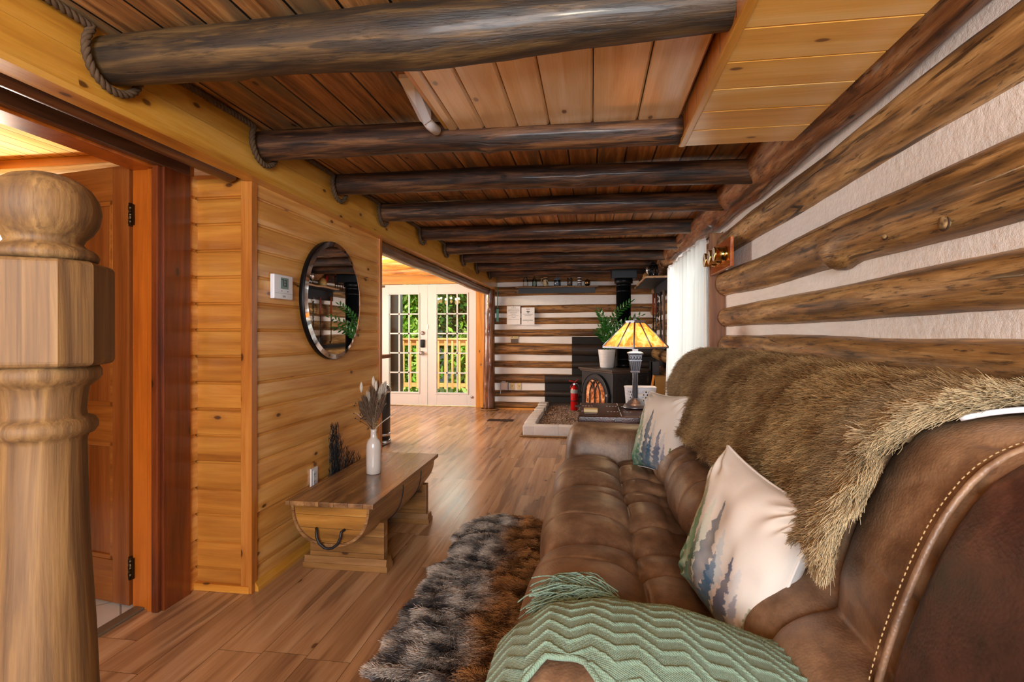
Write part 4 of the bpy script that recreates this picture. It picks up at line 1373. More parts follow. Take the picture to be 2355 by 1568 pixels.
mm = MB().grid(bl_pt, 430, 210)
# hem thickness: a rolled border along the near edge
ob = mm.build('knit_cloth', KNIT, blanket)
sm_ = ob.modifiers.new('thick', 'SOLIDIFY'); sm_.thickness = .007; sm_.offset = -1
ed_ = [bl_pt(i / 80, 1.0) for i in range(0, 34)]
MB().tube([(p[0], p[1], p[2] - .003) for p in ed_], .0055, 8).build('rolled_edge', KNIT, blanket)
m = MB()
rs = random.Random(3)
for k in range(170):
    x0 = rs.uniform(-.02, .06); y0 = rs.uniform(1.12, 1.20)
    z0 = arm_z(x0) - .055 + rs.uniform(-.01, .03)
    ln = rs.uniform(.10, .17)
    x1 = x0 - ln * rs.uniform(.75, 1.0)
    y1 = y0 + rs.uniform(-.03, .10)
    z1 = max(.50, z0 - rs.uniform(.0, .07))
    pp = []
    for j in range(8):
        t = j / 7
        pp.append((x0 + (x1 - x0) * t + .004 * math.sin(t * 9 + k), y0 + (y1 - y0) * t + .006 * math.sin(t * 7 + k * 2), z0 + (z1 - z0) * t * t + .018 * math.sin(t * PI) + rs.uniform(-.002, .002)))
    m.tube(pp, .0016, 4, cap=False)
fr_ = m.build('fringe', KNIT, blanket)
fr_['kind'] = 'stuff'

# ---------------------------------------------------------------- pillows
def value_noise(x, y, seed):
    return vnoise(np.stack([x, y, np.full_like(x, seed)], 1), 1.0, seed, 3)
def forest(X, Y, seed):
    """printed watercolour forest: X, Y in 0..1 arrays -> rgb"""
    rs = np.random.RandomState(seed)
    n = X.shape[0]
    sky_ = np.array(srgb('#ddd0c4')[:3]); warm = np.array(srgb('#e8d2b4')[:3]); cool = np.array(srgb('#d5dcdf')[:3])
    q = np.clip(.5 + .6 * value_noise(X * 5, Y * 5, 1), 0, 1)[:, None]
    C = sky_ * (1 - q) + (warm * .6 + cool * .4) * q
    def tree(C, x0, base, top, wd, col, alpha, sd):
        t = (top - Y) / (top - base)
        jag = .5 + .5 * np.abs(((t * 11 + sd) % 1) * 2 - 1)
        half = wd * np.clip(t, 0, 1.15) ** .8 * jag * (1 + .7 * value_noise(X * 28, Y * 40, sd))
        m = (np.abs(X - x0) < half + .004) & (t > 0)
        wash = np.clip(.85 + .45 * value_noise(X * 14, Y * 14, sd + 2), .3, 1)
        a_ = (m * alpha * wash * np.clip(1.7 - .7 * np.clip(t, 0, 1.6), .45, 1))[:, None]
        return C * (1 - a_) + np.array(srgb(col)[:3]) * a_
    for (x0, base, top, wd, col, al) in [(.12, .0, .84, .13, '#8fb08a', .6), (.34, .05, .74, .12, '#b4c8b4', .5), (.58, .0, .62, .12, '#9fb6c0', .5), (.80, .02, .50, .11, '#a7b3c6', .5),
                                         (.05, -.1, .92, .14, '#2f7a48', .92), (.20, -.05, .78, .13, '#4d8a5c', .85), (.30, -.1, .52, .13, '#1f5f50', .88), (.45, -.15, .76, .16, '#1f4560', .95), (.55, -.1, .46, .13, '#28587a', .9),
                                         (.72, -.15, .52, .14, '#4c5a78', .9), (.84, -.15, .36, .09, '#5a6480', .7), (.93, -.15, .34, .08, '#55662a', .95), (1.0, -.1, .26, .05, '#6a7a3a', .9)]:
        C = tree(C, x0, base, top, wd, col, al, rs.uniform(0, 9))
    mist = np.clip(1 - Y / .22, 0, 1)[:, None] * np.clip(.4 + .5 * value_noise(X * 6, Y * 6, 5), 0, 1)[:, None] * .6
    return C * (1 - mist) + np.array(srgb('#b8d0d4')[:3]) * mist
PILM = vcol('printed_linen', .8, weave=.25, ws=700)
def pillow(name, label, c, az, lean, roll, size, thick, seed, plain_back='#d8cfc6', warmprint=False):
    n_ = Vector((math.cos(az) * math.cos(lean), math.sin(az) * math.cos(lean), math.sin(lean)))
    r_ = Vector((0, 0, 1)).cross(n_).normalized()
    u_ = n_.cross(r_)
    r2 = r_ * math.cos(roll) + u_ * math.sin(roll)
    u2 = -r_ * math.sin(roll) + u_ * math.cos(roll)
    c = Vector(c)
    t = thing(name, label, 'pillow', c, 0, 'forest print pillows on the sofa')
    N = 120
    for side in (1, -1):
        v, f, uv = [], [], []
        for i in range(N + 1):
            for j in range(N + 1):
                x, y = 2 * i / N - 1, 2 * j / N - 1
                px = x * (1 - .085 * (1 - y * y) * abs(x)) * size / 2
                py = y * (1 - .085 * (1 - x * x) * abs(y)) * size / 2
                d = max(0.0, (1 - x ** 4) * (1 - y ** 4)) ** .5 * (1 - .25 * (x * x + y * y) / 2)
                w = thick / 2 * d
                e = min(1 - abs(x), 1 - abs(y))
                cr = noise.noise(Vector((x * 2.4 + seed, y * 2.4, side))) * .014 * d
                ang = math.atan2(abs(y) - 1, abs(x) - 1)
                cd = math.hypot(1 - abs(x), 1 - abs(y))
                cr += .008 * math.sin(ang * 14 + seed) * math.exp(-((cd - .3) / .2) ** 2) * min(1, e * 8)
                v.append(c + r2 * px + u2 * py + n_ * (side * (w + cr)))
                uv.append(((x + 1) / 2, (y + 1) / 2))
        for i in range(N):
            for j in range(N):
                q = (i * (N + 1) + j, (i + 1) * (N + 1) + j, (i + 1) * (N + 1) + j + 1, i * (N + 1) + j + 1)
                f.append(q if side > 0 else q[::-1])
        uv = np.array(uv)
        if side > 0:
            cols = forest(uv[:, 0], uv[:, 1], seed)
            if warmprint:
                cols = cols * np.array([.86, .66, .50])
        else:
            cols = np.tile(np.array(srgb(plain_back)[:3]), (len(v), 1))
        cols = cols * .9
        MB().add(v, f, 0, True).build('printed_front' if side > 0 else 'back_cover', PILM, t, cols=cols, fix=False)
    # seam piping around
    P = []
    for k in range(200):
        q = k / 200 * 4
        s = q % 1
        x, y = [(-1 + 2 * s, -1), (1, -1 + 2 * s), (1 - 2 * s, 1), (-1, 1 - 2 * s)][int(q)]
        px = x * (1 - .085 * (1 - y * y) * abs(x)) * size / 2
        py = y * (1 - .085 * (1 - x * x) * abs(y)) * size / 2
        P.append(c + r2 * px + u2 * py)
    P.append(P[0])
    MB().tube(P, .0035, 6).build('seam', plain('linen_seam_%d' % seed, plain_back, .8), t)
    return t
pillow('throw_pillow', 'white pillow printed with blue and green misty fir trees, leaning beside the green blanket', (.368, 1.39, .668), 3.43, .28, -.15, .40, .15, 3)
pillow('throw_pillow', 'forest print pillow propped in the far corner of the sofa beside the table lamp', (.365, 2.83, .69), math.radians(203), .30, .06, .42, .15, 8)

# ---------------------------------------------------------------- newel post in the foreground
OAK = wood('golden_oak_newel', ['#3e2812', '#634622', '#826236'], 'Z', 'X', 0, 0, (2.2, 60.0), rough=.7, tint=0, bump=.2, streak=('#38230e', 1.6, 160.0, .56, .35), coat=.0)
nx_, ny_ = -.546, .46
newel = thing('newel_post', 'turned oak staircase newel post with ball top in the left foreground', 'newel post', (nx_, ny_, 0))
ball = [(.0, 1.362), (.016, 1.3605), (.028, 1.356), (.038, 1.348), (.0445, 1.337), (.0465, 1.325), (.0445, 1.313), (.039, 1.303), (.033, 1.297), (.031, 1.292), (.034, 1.288), (.039, 1.286), (.0425, 1.283), (.0445, 1.279), (.0435, 1.275), (.040, 1.273), (.02, 1.272)]
MB().lathe(ball[::-1], (nx_, ny_, 0), 56).build('ball_finial', OAK, newel)
m = MB()
hw = .0505
poly = []
for k in range(4):
    a = k * PI / 2 + .50
    c_, s_ = math.cos(a), math.sin(a)
    for (lx, ly) in ((hw, -hw + .021), (hw, hw - .021)):
        poly.append((nx_ + lx * c_ - ly * s_, ny_ + lx * s_ + ly * c_))
bm = bmesh.new()
v0 = [bm.verts.new((p[0], p[1], 1.168)) for p in poly]
v1 = [bm.verts.new((p[0], p[1], 1.272)) for p in poly]
bm.faces.new(v0[::-1]); bm.faces.new(v1)
for i in range(8):
    bm.faces.new((v0[i], v0[(i + 1) % 8], v1[(i + 1) % 8], v1[i]))
ee = [e for e in bm.edges if abs(e.verts[0].co.z - e.verts[1].co.z) < 1e-6]
bmesh.ops.bevel(bm, geom=ee, offset=.006, segments=4, affect='EDGES', profile=.5)
m.take(bm, 0, False)
m.build('block', OAK, newel)
sh = [(.030, 1.171), (.043, 1.169), (.0465, 1.163), (.0465, 1.157), (.043, 1.152), (.040, 1.150), (.036, 1.146), (.0345, 1.135), (.0335, 1.122), (.0345, 1.117), (.041, 1.114), (.0435, 1.109), (.0435, 1.104), (.040, 1.099), (.0355, 1.097), (.034, 1.092), (.0345, 1.06), (.037, .98), (.0415, .90), (.0455, .80), (.0475, .70), (.047, .60), (.043, .50), (.038, .44), (.036, .42), (.044, .40), (.046, .38), (.04, .36)]
MB().lathe(sh[::-1], (nx_, ny_, 0), 56).build('turned_shaft', OAK, newel)
MB().box(nx_ - .046, nx_ + .046, ny_ - .046, ny_ + .046, 0, .365, bev=.006).build('base_block', OAK, newel)

# ---------------------------------------------------------------- things on the left wall
MIRR = NT('mirror_silver').fin((.92, .93, .94, 1), .015, 1.0)
EDGE = NT('bevelled_mirror_rim').fin((.75, .78, .82, 1), .06, 1.0)
mir = thing('round_mirror', 'round mirror with thin silver rim hanging on the honey pine wall', 'mirror', (-1.55, 3.0, 1.40))
MB().lathe([(.346, -1.556), (.352, -1.553), (.352, -1.528), (.349, -1.5255)], (0, 3.0, 1.40), 96, axis='X').build('backing_rim', BLACK_M, mir)
m = MB()
for k in range(96):
    a0, a1 = 2 * PI * k / 96, 2 * PI * (k + 1) / 96
    def q(r, x, a):
        return (x, 3.0 + r * math.cos(a), 1.40 + r * math.sin(a))
    m.add([q(.349, -1.5245, a0), q(.349, -1.5245, a1), q(.322, -1.5175, a1), q(.322, -1.5175, a0)], [(0, 1, 2, 3)])
m.build('bevel', EDGE, mir)
m = MB()
m.add([(-1.5175, 3.0 + .322 * math.cos(2 * PI * k / 96), 1.40 + .322 * math.sin(2 * PI * k / 96)) for k in range(96)], [tuple(range(96))])
m.build('glass', MIRR, mir)

th = thing('thermostat', 'white wall thermostat reading 73 beside the round mirror', 'thermostat', (-1.555, 2.475, 1.43))
MB().box(-1.557, -1.533, 2.392, 2.558, 1.375, 1.497, bev=.006, seg=3).build('case', WHITE_G, th)
MB().box(-1.5345, -1.5318, 2.40, 2.55, 1.403, 1.4045).build('seam_line', plain('grey_line', '#9a9aa0', .6), th)
LCD = plain('lcd_green_grey', '#6f8a84', .25, var=.03)
MB().box(-1.534, -1.5315, 2.447, 2.515, 1.427, 1.483, bev=.001).build('display', LCD, th)
dg = MB()
def seg7(ch, y0, z0, w_, h_, t_=.0042):
    S = {'7': 'abc', '3': 'abgcd'}[ch]
    R = {'a': (0, w_, h_ - t_, h_), 'd': (0, w_, 0, t_), 'g': (0, w_, h_ / 2 - t_ / 2, h_ / 2 + t_ / 2), 'b': (w_ - t_, w_, h_ / 2, h_), 'c': (w_ - t_, w_, 0, h_ / 2)}
    for s_ in S:
        a_, b_, c_, d_ = R[s_]
        dg.box(-1.5316, -1.5306, y0 + a_, y0 + b_, z0 + c_, z0 + d_)
seg7('7', 2.452, 1.440, .019, .034); seg7('3', 2.478, 1.440, .019, .034)
dg.build('digits', BLACK, th)
GB = plain('grey_button', '#7c7c84', .5)
for y in (2.456, 2.508):
    MB().prism([(y - .005, 1.418), (y + .005, 1.418), (y, 1.412)], 'X', -1.5335, -1.5308).build('button', GB, th)
MB().box(-1.5335, -1.5312, 2.463, 2.487, 1.384, 1.394, bev=.001).build('switch', plain('switch_grey', '#a4a4aa', .5), th)

WPL = plain('white_cover_plate', '#e8e6e4', .35, var=.02)
ol = thing('wall_outlet', 'white outlet in the pine wall just above the barrel bench', 'outlet', (-1.555, 2.80, .385))
MB().box(-1.557, -1.547, 2.765, 2.838, .325, .445, bev=.003).build('cover_plate', WPL, ol)
m = MB().box(-1.548, -1.5445, 2.784, 2.819, .340, .43, bev=.002)
m.build('receptacle', WHITE_G, ol)
m = MB()
for z in (.362, .402):
    for y in (2.793, 2.807):
        m.box(-1.545, -1.5438, y, y + .003, z, z + .012)
    m.box(-1.545, -1.5438, 2.799, 2.804, z - .010, z - .005)
m.build('slots', BLACK, ol)

# ---------------------------------------------------------------- half barrel bench with vase
BT = wood('mango_wood_top', ['#4e3420', '#8a6440', '#b8905e'], 'Y', 'X', .074, -1.455, (1.2, 16.0), knots=.06, rough=.26, tint=.22, bump=.04, seam=.0008, coat=.35, coat_rough=.18)
BS = wood('mango_wood_staves', ['#5a3c20', '#946a40', '#bd9462'], 'Y', 'Z', .05, 0, (1.4, 16.0), knots=.06, rough=.36, tint=.16, bump=.08, seam=.0007, coat=.15)
BE = wood('mango_wood_end', ['#6a4418', '#a5722e', '#c8954c'], 'X', 'Z', .062, .02, (1.6, 14.0), knots=.1, knot_col='#3a220e', rough=.4, tint=.14, bump=.08, seam=.0008, coat=.1)
bench = thing('barrel_bench', 'low half barrel wooden bench standing against the pine wall', 'bench', (-1.235, 2.895, 0))
BX0, BX1, BY0, BY1, BZ = -1.456, -1.012, 2.36, 3.435, .40
MB().box(BX0, BX1, BY0, BY1, BZ - .022, BZ, bev=.002).build('top', BT, bench)
bxc = (BX0 + BX1) / 2
def barrel(u, v, inset=0.0):
    y = BY0 + .014 + (BY1 - BY0 - .028) * u
    bl = 1 - abs(2 * u - 1) ** 2
    hw_ = .198 + .014 * bl - inset
    dp = .192 + .040 * bl - inset
    th_ = PI * v
    e = .86
    cx2, sx2 = math.cos(th_), math.sin(th_)
    return (bxc - math.copysign(abs(cx2) ** e, cx2) * hw_, y, BZ - .022 - abs(sx2) ** e * dp)
body = MB().grid(barrel, 30, 40)
body.build('barrel_body', BS, bench)
for u0, lab in ((0.0, 1), (1.0, -1)):
    m = MB()
    y = barrel(u0, 0)[1] + lab * .012
    pr = [(barrel(u0, k / 40, .010)[0], barrel(u0, k / 40, .010)[2]) for k in range(41)]
    m.prism(pr, 'Y', y, y + lab * .012)
    m.build('end_panel', BE, bench)
    m = MB()
    o1 = [barrel(u0, k / 40) for k in range(41)]
    o2 = [barrel(u0, k / 40, .012) for k in range(41)]
    m.add(o1 + o2 + [(p[0], p[1] + lab * .013, p[2]) for p in o2], [(k, k + 1, 42 + k, 41 + k) for k in range(40)] + [(41 + k, 42 + k, 83 + k, 82 + k) for k in range(40)])
    m.build('rim', BS, bench)
for u0 in (.40, .70):
    m = MB()
    m.tube([Vector(barrel(u0, k / 40)) for k in range(41)], .0042, 6)
    m.build('iron_band', BLACK, bench)
hy = BY0 + .024
m = MB()
m.tube([(bxc - .072, hy - .004, .268), (bxc - .062, hy - .018, .262), (bxc - .060, hy - .024, .235), (bxc - .046, hy - .026, .205), (bxc - .020, hy - .026, .186), (bxc, hy - .026, .182), (bxc + .020, hy - .026, .186), (bxc + .046, hy - .026, .205), (bxc + .060, hy - .024, .235), (bxc + .062, hy - .018, .262), (bxc + .072, hy - .004, .268)], .0065, 10)
m.build('handle', BLACK, bench)
LG = wood('mango_wood_leg', ['#5a3a1c', '#8a6030', '#b08450'], 'X', 'Z', .085, 0, (1.5, 13.0), knots=.08, rough=.4, tint=.12, bump=.08, seam=.0008, coat=.1)
for y0 in (2.555, 3.245):
    m = MB()
    m.box(BX0 + .02, BX1 - .025, y0, y0 + .05, .035, .245, bev=.002)
    m.box(BX0 - .012, BX1 - .002, y0 - .018, y0 + .068, 0, .03, bev=.003)
    m.prism([(y0 - .014, .03), (y0 + .064, .03), (y0 + .056, .062), (y0 - .006, .062)], 'X', BX0 - .006, BX1 - .008)
    m.build('leg', LG, bench)

CER = plain('glazed_white_ceramic', '#d9d2ca', .22, var=.05, scale=30, coat=.5)
vx, vy = -1.238, 2.898
vase = thing('bottle_vase', 'white ceramic bottle vase standing on the barrel bench', 'vase', (vx, vy, .40))
MB().lathe([(.036, .40), (.041, .404), (.0415, .45), (.042, .54), (.040, .57), (.033, .59), (.022, .602), (.0175, .612), (.0165, .64), (.0175, .653), (.014, .655), (.013, .62)], (vx, vy, 0), 40).build('body', CER, vase)
dried = thing('dried_bouquet', 'dried pampas plumes and eucalyptus sprays standing in the white bottle vase', 'dried flowers', (vx, vy, .42))
PLB = plain('brown_pampas', '#6b5442', .95, var=.3, scale=40)
PLW = plain('cream_pampas', '#cfc4b4', .95, var=.15, scale=40)
EUC = plain('blue_grey_eucalyptus', '#2f4446', .6, var=.3, scale=30)
STM = plain('dried_stem', '#8f7350', .8, var=.2)
rs = random.Random(12)
def stem_curve(ang, tilt, h):
    base = Vector((vx, vy, .645))
    d = Vector((math.cos(ang), math.sin(ang), 0))
    return [Vector((vx, vy, .623))] + [base + d * (tilt * .72 * t * (1 + .3 * t)) + Vector((0, 0, h * t * (1 - .06 * tilt / .1 * t))) for t in [k / 7 for k in range(8)]]
def plume(mb, p, d, ln, r):
    """feathery seed head: many fine drooping hairs"""
    a = d.orthogonal().normalized(); b_ = d.cross(a)
    for k in range(120):
        t = rs.random()
        an = rs.uniform(0, 2 * PI)
        o_ = a * math.cos(an) + b_ * math.sin(an)
        w_ = r * math.sin(PI * (t * .85 + .1)) ** .8
        s0 = p + d * (ln * t)
        s1 = s0 + d * (ln * .22) + o_ * w_
        s2 = s0 + d * (ln * .40) + o_ * w_ * 1.15
        mb.tube([s0, s1, s2], [.0022, .0018, .0006], 4, cap=False)
for i, (an, ti, h) in enumerate([(3.0, .03, .16), (2.2, .045, .18), (1.0, .02, .20), (.2, .035, .19), (-1.0, .03, .17), (-2.2, .045, .15), (1.7, .06, .14), (-.4, .06, .16), (2.7, .075, .15), (.6, .05, .2), (3.6, .06, .13)]):
    c = stem_curve(an, ti, h)
    MB().tube(c, .0016, 5).build('stem', STM, dried)
    m = MB(); plume(m, c[3], (c[-1] - c[3]).normalized(), h * .85, .020)
    m.build('plume', PLB if i % 3 else PLW, dried)
for i, (an, ti, h) in enumerate([(3.3, .075, .26), (-1.2, .035, .29), (-.9, .055, .27)]):
    c = stem_curve(an, ti, h)
    MB().tube(c, .0013, 5).build('stem', STM, dried)
    d = (c[-1] - c[-2]).normalized()
    m = MB(); m.lathe([(.002, -.03), (.009, -.012), (.010, .005), (.006, .022), (.001, .032)], (0, 0, 0), 10)
    m.v = [tuple(c[-1] + Vector(p)) for p in m.v]
    m.build('seed_head', PLW, dried)
for i, (an, ti, h) in enumerate([(-.35, .115, .25), (-.8, .09, .235), (3.4, .10, .20), (2.9, .085, .17), (-.1, .085, .17)]):
    c = stem_curve(an, ti, h)
    MB().tube(c, .0015, 5).build('stem', STM, dried)
    m = MB()
    for k in range(26):
        t = .18 + .80 * k / 25
        q = t * (len(c) - 1)
        j = min(int(q), len(c) - 2)
        p = c[j].lerp(c[j + 1], q - j)
        a2 = k * 2.4
        o_ = Vector((math.cos(a2), math.sin(a2), .35)).normalized()
        s_ = Vector((-math.sin(a2), math.cos(a2), .2))
        l_ = .017 * (1 - .4 * t)
        m.add([p, p + o_ * l_ * .5 + s_ * l_ * .42, p + o_ * l_, p + o_ * l_ * .5 - s_ * l_ * .42], [(0, 1, 2, 3)])
    m.build('leaves', EUC if i != 1 else PLW, dried)
m = MB()
for k in range(34):
    an = rs.uniform(2.3, 4.2); ti = rs.uniform(.05, .13); h = rs.uniform(.06, .17)
    c = stem_curve(an, ti, h)
    if k < 10:
        m.tube(c, .0008, 4, cap=False)
    b_ = MB(); m.lathe([(.001, -.004), (.0045, 0), (.001, .004)], tuple(c[-1]), 6)
m.build('berries', plain('dark_berries', '#3a2620', .6), dried)
for an, ti, h in ((-.2, .13, .10), (.0, .17, .135), (3.0, .13, .11)):
    MB().tube(stem_curve(an, ti, h), [.0022] * 8 + [.0008], 5).build('grass_blade', PLW, dried)

tw = thing('twig_bundle', 'black wiry twig bundle leaning on the pine wall behind the barrel bench', 'twigs', (-1.52, 3.0, 0))
m = MB()
rs = random.Random(4)
for k in range(100):
    u = rs.random()
    y0 = 2.90 + .16 * rs.random()
    top = .66 if u < .35 else (.58 - .26 * (u - .35) / .65)
    y1 = 2.93 + .02 * rs.uniform(-1, 1) + (.10 * rs.random() if u < .35 else .10 + .40 * (u - .35) / .65)
    top *= rs.uniform(.86, 1.02)
    x = -1.532 + .025 * rs.random()
    ph, am = rs.uniform(0, 6), rs.uniform(.004, .009)
    pp = []
    for j in range(22):
        t = j / 21
        pp.append((x + .006 * math.sin(t * 17 + ph), y0 + (y1 - y0) * t ** 1.4 + am * math.sin(t * 30 + ph) * (.3 + t), top * t + .002))
    m.tube(pp, [.0026 * (1 - .6 * j / 21) for j in range(22)], 4, cap=False)
    for j in (9, 12, 14, 16, 18, 20):
        p = Vector(pp[j]); sg = 1 if rs.random() < .5 else -1
        m.tube([p, p + Vector((.004, sg * .012, .012)), p + Vector((.002, sg * .016, .026))], [.0017, .0013, .0007], 4, cap=False)
m.build('twigs', plain('black_twig', '#15171c', .6), tw)['kind'] = 'stuff'

# ---------------------------------------------------------------- dining side: bin, bar, chandelier
bn = thing('pedal_bin', 'black round pedal bin with steel lid past the end of the pine wall', 'bin', (-2.33, 5.55, 0))
MB().lathe([(.14, .05), (.142, .052), (.142, .56), (.138, .565)], (-2.33, 5.55, 0), 36).build('body', plain('bin_black', '#26262a', .4), bn)
MB().lathe([(.148, .56), (.150, .565), (.150, .60), (.135, .635), (.09, .66), (.02, .668)], (-2.33, 5.55, 0), 36).build('lid', CHROME, bn)
MB().lathe([(.15, 0), (.152, .004), (.150, .045), (.140, .05)], (-2.33, 5.55, 0), 36).build('base_ring', CHROME, bn)
MB().lathe([(.146, .09), (.149, .094), (.149, .115), (.146, .12)], (-2.33, 5.55, 0), 36).build('band', CHROME, bn)
MB().box(-2.26, -2.20, 5.37, 5.45, .015, .03, bev=.004).build('pedal', CHROME, bn)
bar = thing('wooden_bar_shelf', 'narrow wooden bar top jutting past the end of the pine wall', 'bar shelf', (-2.2, 4.4, 0))
BARW = wood('bar_wood', ['#5a3418', '#8a5a30', '#a87848'], 'Y', 'X', 0, 0, (1.2, 16), rough=.35, tint=0, bump=.05)
MB().box(-2.5, -1.965, 3.715, 5.02, .965, 1.0, bev=.004).build('top', BARW, bar)
MB().box(-2.44, -2.38, 4.90, 4.96, 0, .965).build('leg', BARW, bar)
ch = thing('chandelier', 'black iron chandelier with glowing bulbs over the dining side', 'chandelier', (-2.98, 6.3, 1.85))
MB().tube([(-2.98, 6.3, 1.86), (-2.98, 6.3, 2.31)], .008, 8).lathe([(.005, 1.78), (.03, 1.80), (.03, 1.86), (.01, 1.88)], (-2.98, 6.3, 0), 14).lathe([(.05, 2.285), (.05, 2.31)], (-2.98, 6.3, 0), 16).build('stem', BLACK, ch)
BULB = plain('warm_bulb', '#ffd9a0', .3, emit='#ffc680', estr=7.0)
for k in range(6):
    a = k * PI / 3
    c_, s_ = math.cos(a), math.sin(a)
    ap = MB().tube([(-2.98 + r * c_, 6.3 + r * s_, z) for r, z in ((.02, 1.82), (.10, 1.785), (.19, 1.79), (.22, 1.81))], .006, 8).lathe([(.016, 1.80), (.02, 1.83)], (-2.98 + .22 * c_, 6.3 + .22 * s_, 0), 12).build('arm', BLACK, ch)
    MB().lathe([(.010, 1.83), (.012, 1.845), (.026, 1.868), (.028, 1.885), (.018, 1.905), (.002, 1.912)], (-2.98 + .22 * c_, 6.3 + .22 * s_, 0), 14).build('bulb', BULB, ap)
for k in range(6):
    lamp('chandelier_light', 'POINT', (-2.98 + .22 * math.cos(k * PI / 3), 6.3 + .22 * math.sin(k * PI / 3), 1.945), 10, (1.0, .74, .42), radius=.02)
cl = thing('added_floor_lamp', 'unseen bronze torch lamp added behind the viewpoint to light the ceiling', 'lamp', (.10, -1.25, 0))
MB().lathe([(.14, 0), (.14, .015), (.03, .03), (.014, .05)], (.10, -1.25, 0), 28).build('base', BRONZE, cl)
MB().tube([(.10, -1.25, .04), (.10, -1.25, 1.52)], .012, 10).build('pole', BRONZE, cl)
MB().lathe([(.015, 1.50), (.06, 1.52), (.12, 1.56), (.16, 1.62), (.155, 1.62), (.11, 1.57), (.0, 1.54)], (.10, -1.25, 0), 28).build('bowl_shade', plain('frosted_bowl', '#efe6d4', .5), cl)
lamp('added_ceiling_fill', 'POINT', (.10, -1.25, 1.66), 66, (1.0, .86, .66), radius=.08)  # unseen lamp, added to brighten the ceiling
bl_ = thing('bathroom_wall_lamp', 'glowing frosted globe lamp on the bathroom wall behind the newel post', 'lamp', (-3.50, 2.74, 1.82))
MB().lathe([(.05, 0), (.05, .02)], (-3.50, 2.757, 1.82), 18, axis='Y').tube([(-3.5, 2.765, 1.82), (-3.5, 2.70, 1.82), (-3.5, 2.68, 1.80)], .012, 8).build('bracket', BRONZE, bl_)
MB().lathe([(.02, 1.60), (.07, 1.63), (.10, 1.70), (.085, 1.77), (.035, 1.80)], (-3.50, 2.66, 0), 24).build('globe', plain('lit_globe', '#fff6e4', .4, emit='#ffedc8', estr=7.0), bl_)
lamp('bathroom_lamp_light', 'POINT', (-3.42, 2.52, 1.70), 25, (1.0, .94, .82), radius=.07)

# ---------------------------------------------------------------- floor vent, hearth, extinguisher
fv = thing('floor_vent', 'dark brown metal floor vent in front of the far log wall', 'vent', (-1.25, 7.27, 0))
MB().box(-1.43, -1.07, 7.19, 7.36, .0005, .006, bev=.001).build('frame', plain('vent_brown', '#2c1c14', .5, .4), fv)
m = MB()
for k in range(14):
    for s_ in (0, 1):
        y = 7.205 + .0105 * k
        m.box(-1.41 + s_ * .17, -1.26 + s_ * .17, y, y + .004, .006, .0085)
m.build('slats', plain('vent_slat', '#4a3324', .5, .4), fv)
BRK = NT('white_painted_brick')
_o = BRK.tc()
BRK.bump(BRK.noise(_o, 18.0, 5.0, .7), .6, .02)
BRK = BRK.fin(BRK.mix(BRK.noise(_o, 6.0, 3.0), srgb('#cfc8c4'), srgb('#efece9')), .75)
BRK_T = plain('worn_brick_top', '#c3ab99', .8, var=.12, bump=.4, bscale=40)
he = thing('hearth', 'white painted brick hearth kerb holding pebbles in front of the wood stove', 'hearth', (-.1, 7.2, 0))
rs = random.Random(8)
k = 0
y = 6.16
bk = None
while y < 8.30:
    ln = rs.uniform(.20, .34)
    j = rs.uniform(-.006, .006)
    MB().box(-.80 + j, -.665 + j, y, min(y + ln, 8.38), 0, .132 + rs.uniform(-.006, .006), bev=.010, seg=3, mat=0).build('kerb_stone', BRK, he)
    y += ln + .002
x = -.665
while x < .85:
    ln = rs.uniform(.22, .32)
    MB().box(x, min(x + ln, .89), 6.16 + rs.uniform(-.004, .004), 6.29, 0, .130 + rs.uniform(-.005, .005), bev=.010, seg=3).build('kerb_stone', BRK, he)
    x += ln - .002
GRV = NT('pebbles')
_o = GRV.tc()
_v = GRV.vor(_o, 60.0)
GRV.bump(_v.outputs['Distance'], .8, -.02)
gcol = GRV.ramp(GRV.sep(_v.outputs['Color'])[0], [(0, srgb('#4c4440')), (.3, srgb('#8a6a54')), (.6, srgb('#b08e74')), (.85, srgb('#d6c0a8')), (1, srgb('#6a6a6e'))])
GRV = GRV.fin(gcol, .8)
def gr(u, v):
    x, y = -.67 + 1.55 * u, 6.28 + 2.1 * v
    return (x, y, .076 + .009 * noise.noise(Vector((x * 3, y * 3, 0))))
m = MB().grid(gr, 40, 60)
rs = np.random.RandomState(3)
for k in range(2600):
    x, y = rs.uniform(-.64, .12), rs.uniform(6.31, 8.34)
    if (x > -.32 and y > 6.72 + (.12 - x) * 1.3 and y < 7.62) or math.hypot(x + .245, y - 7.72) < .075:
        continue
    r = rs.uniform(.005, .013)
    z = .079 + .009 * noise.noise(Vector((x * 3, y * 3, 0)))
    a = rs.uniform(.6, 1.2, 3)
    m.add([(x + r * a[0], y, z), (x - r * a[0], y, z), (x, y + r * a[1], z), (x, y - r * a[1], z), (x, y, z + r * a[2] * .9)], [(0, 2, 4), (2, 1, 4), (1, 3, 4), (3, 0, 4)], 0, True)
for (x, y, r) in ((-.56, 7.35, .035), (-.52, 6.75, .02), (-.4, 6.9, .02)):
    m.lathe([(r * .9, .09), (r, .1), (r * .7, .09 + r * .5), (r * .1, .09 + r * .6)], (x, y, 0), 9)
pb = m.build('pebbles', GRV, he); pb['kind'] = 'stuff'
o = rope_mb([(-.826, 7.2, .0125), (-.826, 6.155, .0125), (-.80, 6.134, .0125), (-.6, 6.134, .0125), (.2, 6.134, .0125), (.85, 6.134, .0125)], .0125, .05, 6, step=.012).build('rope_edging', ROPE)
tag(o, 'manila rope laid along the foot of the white hearth kerb', 'rope')

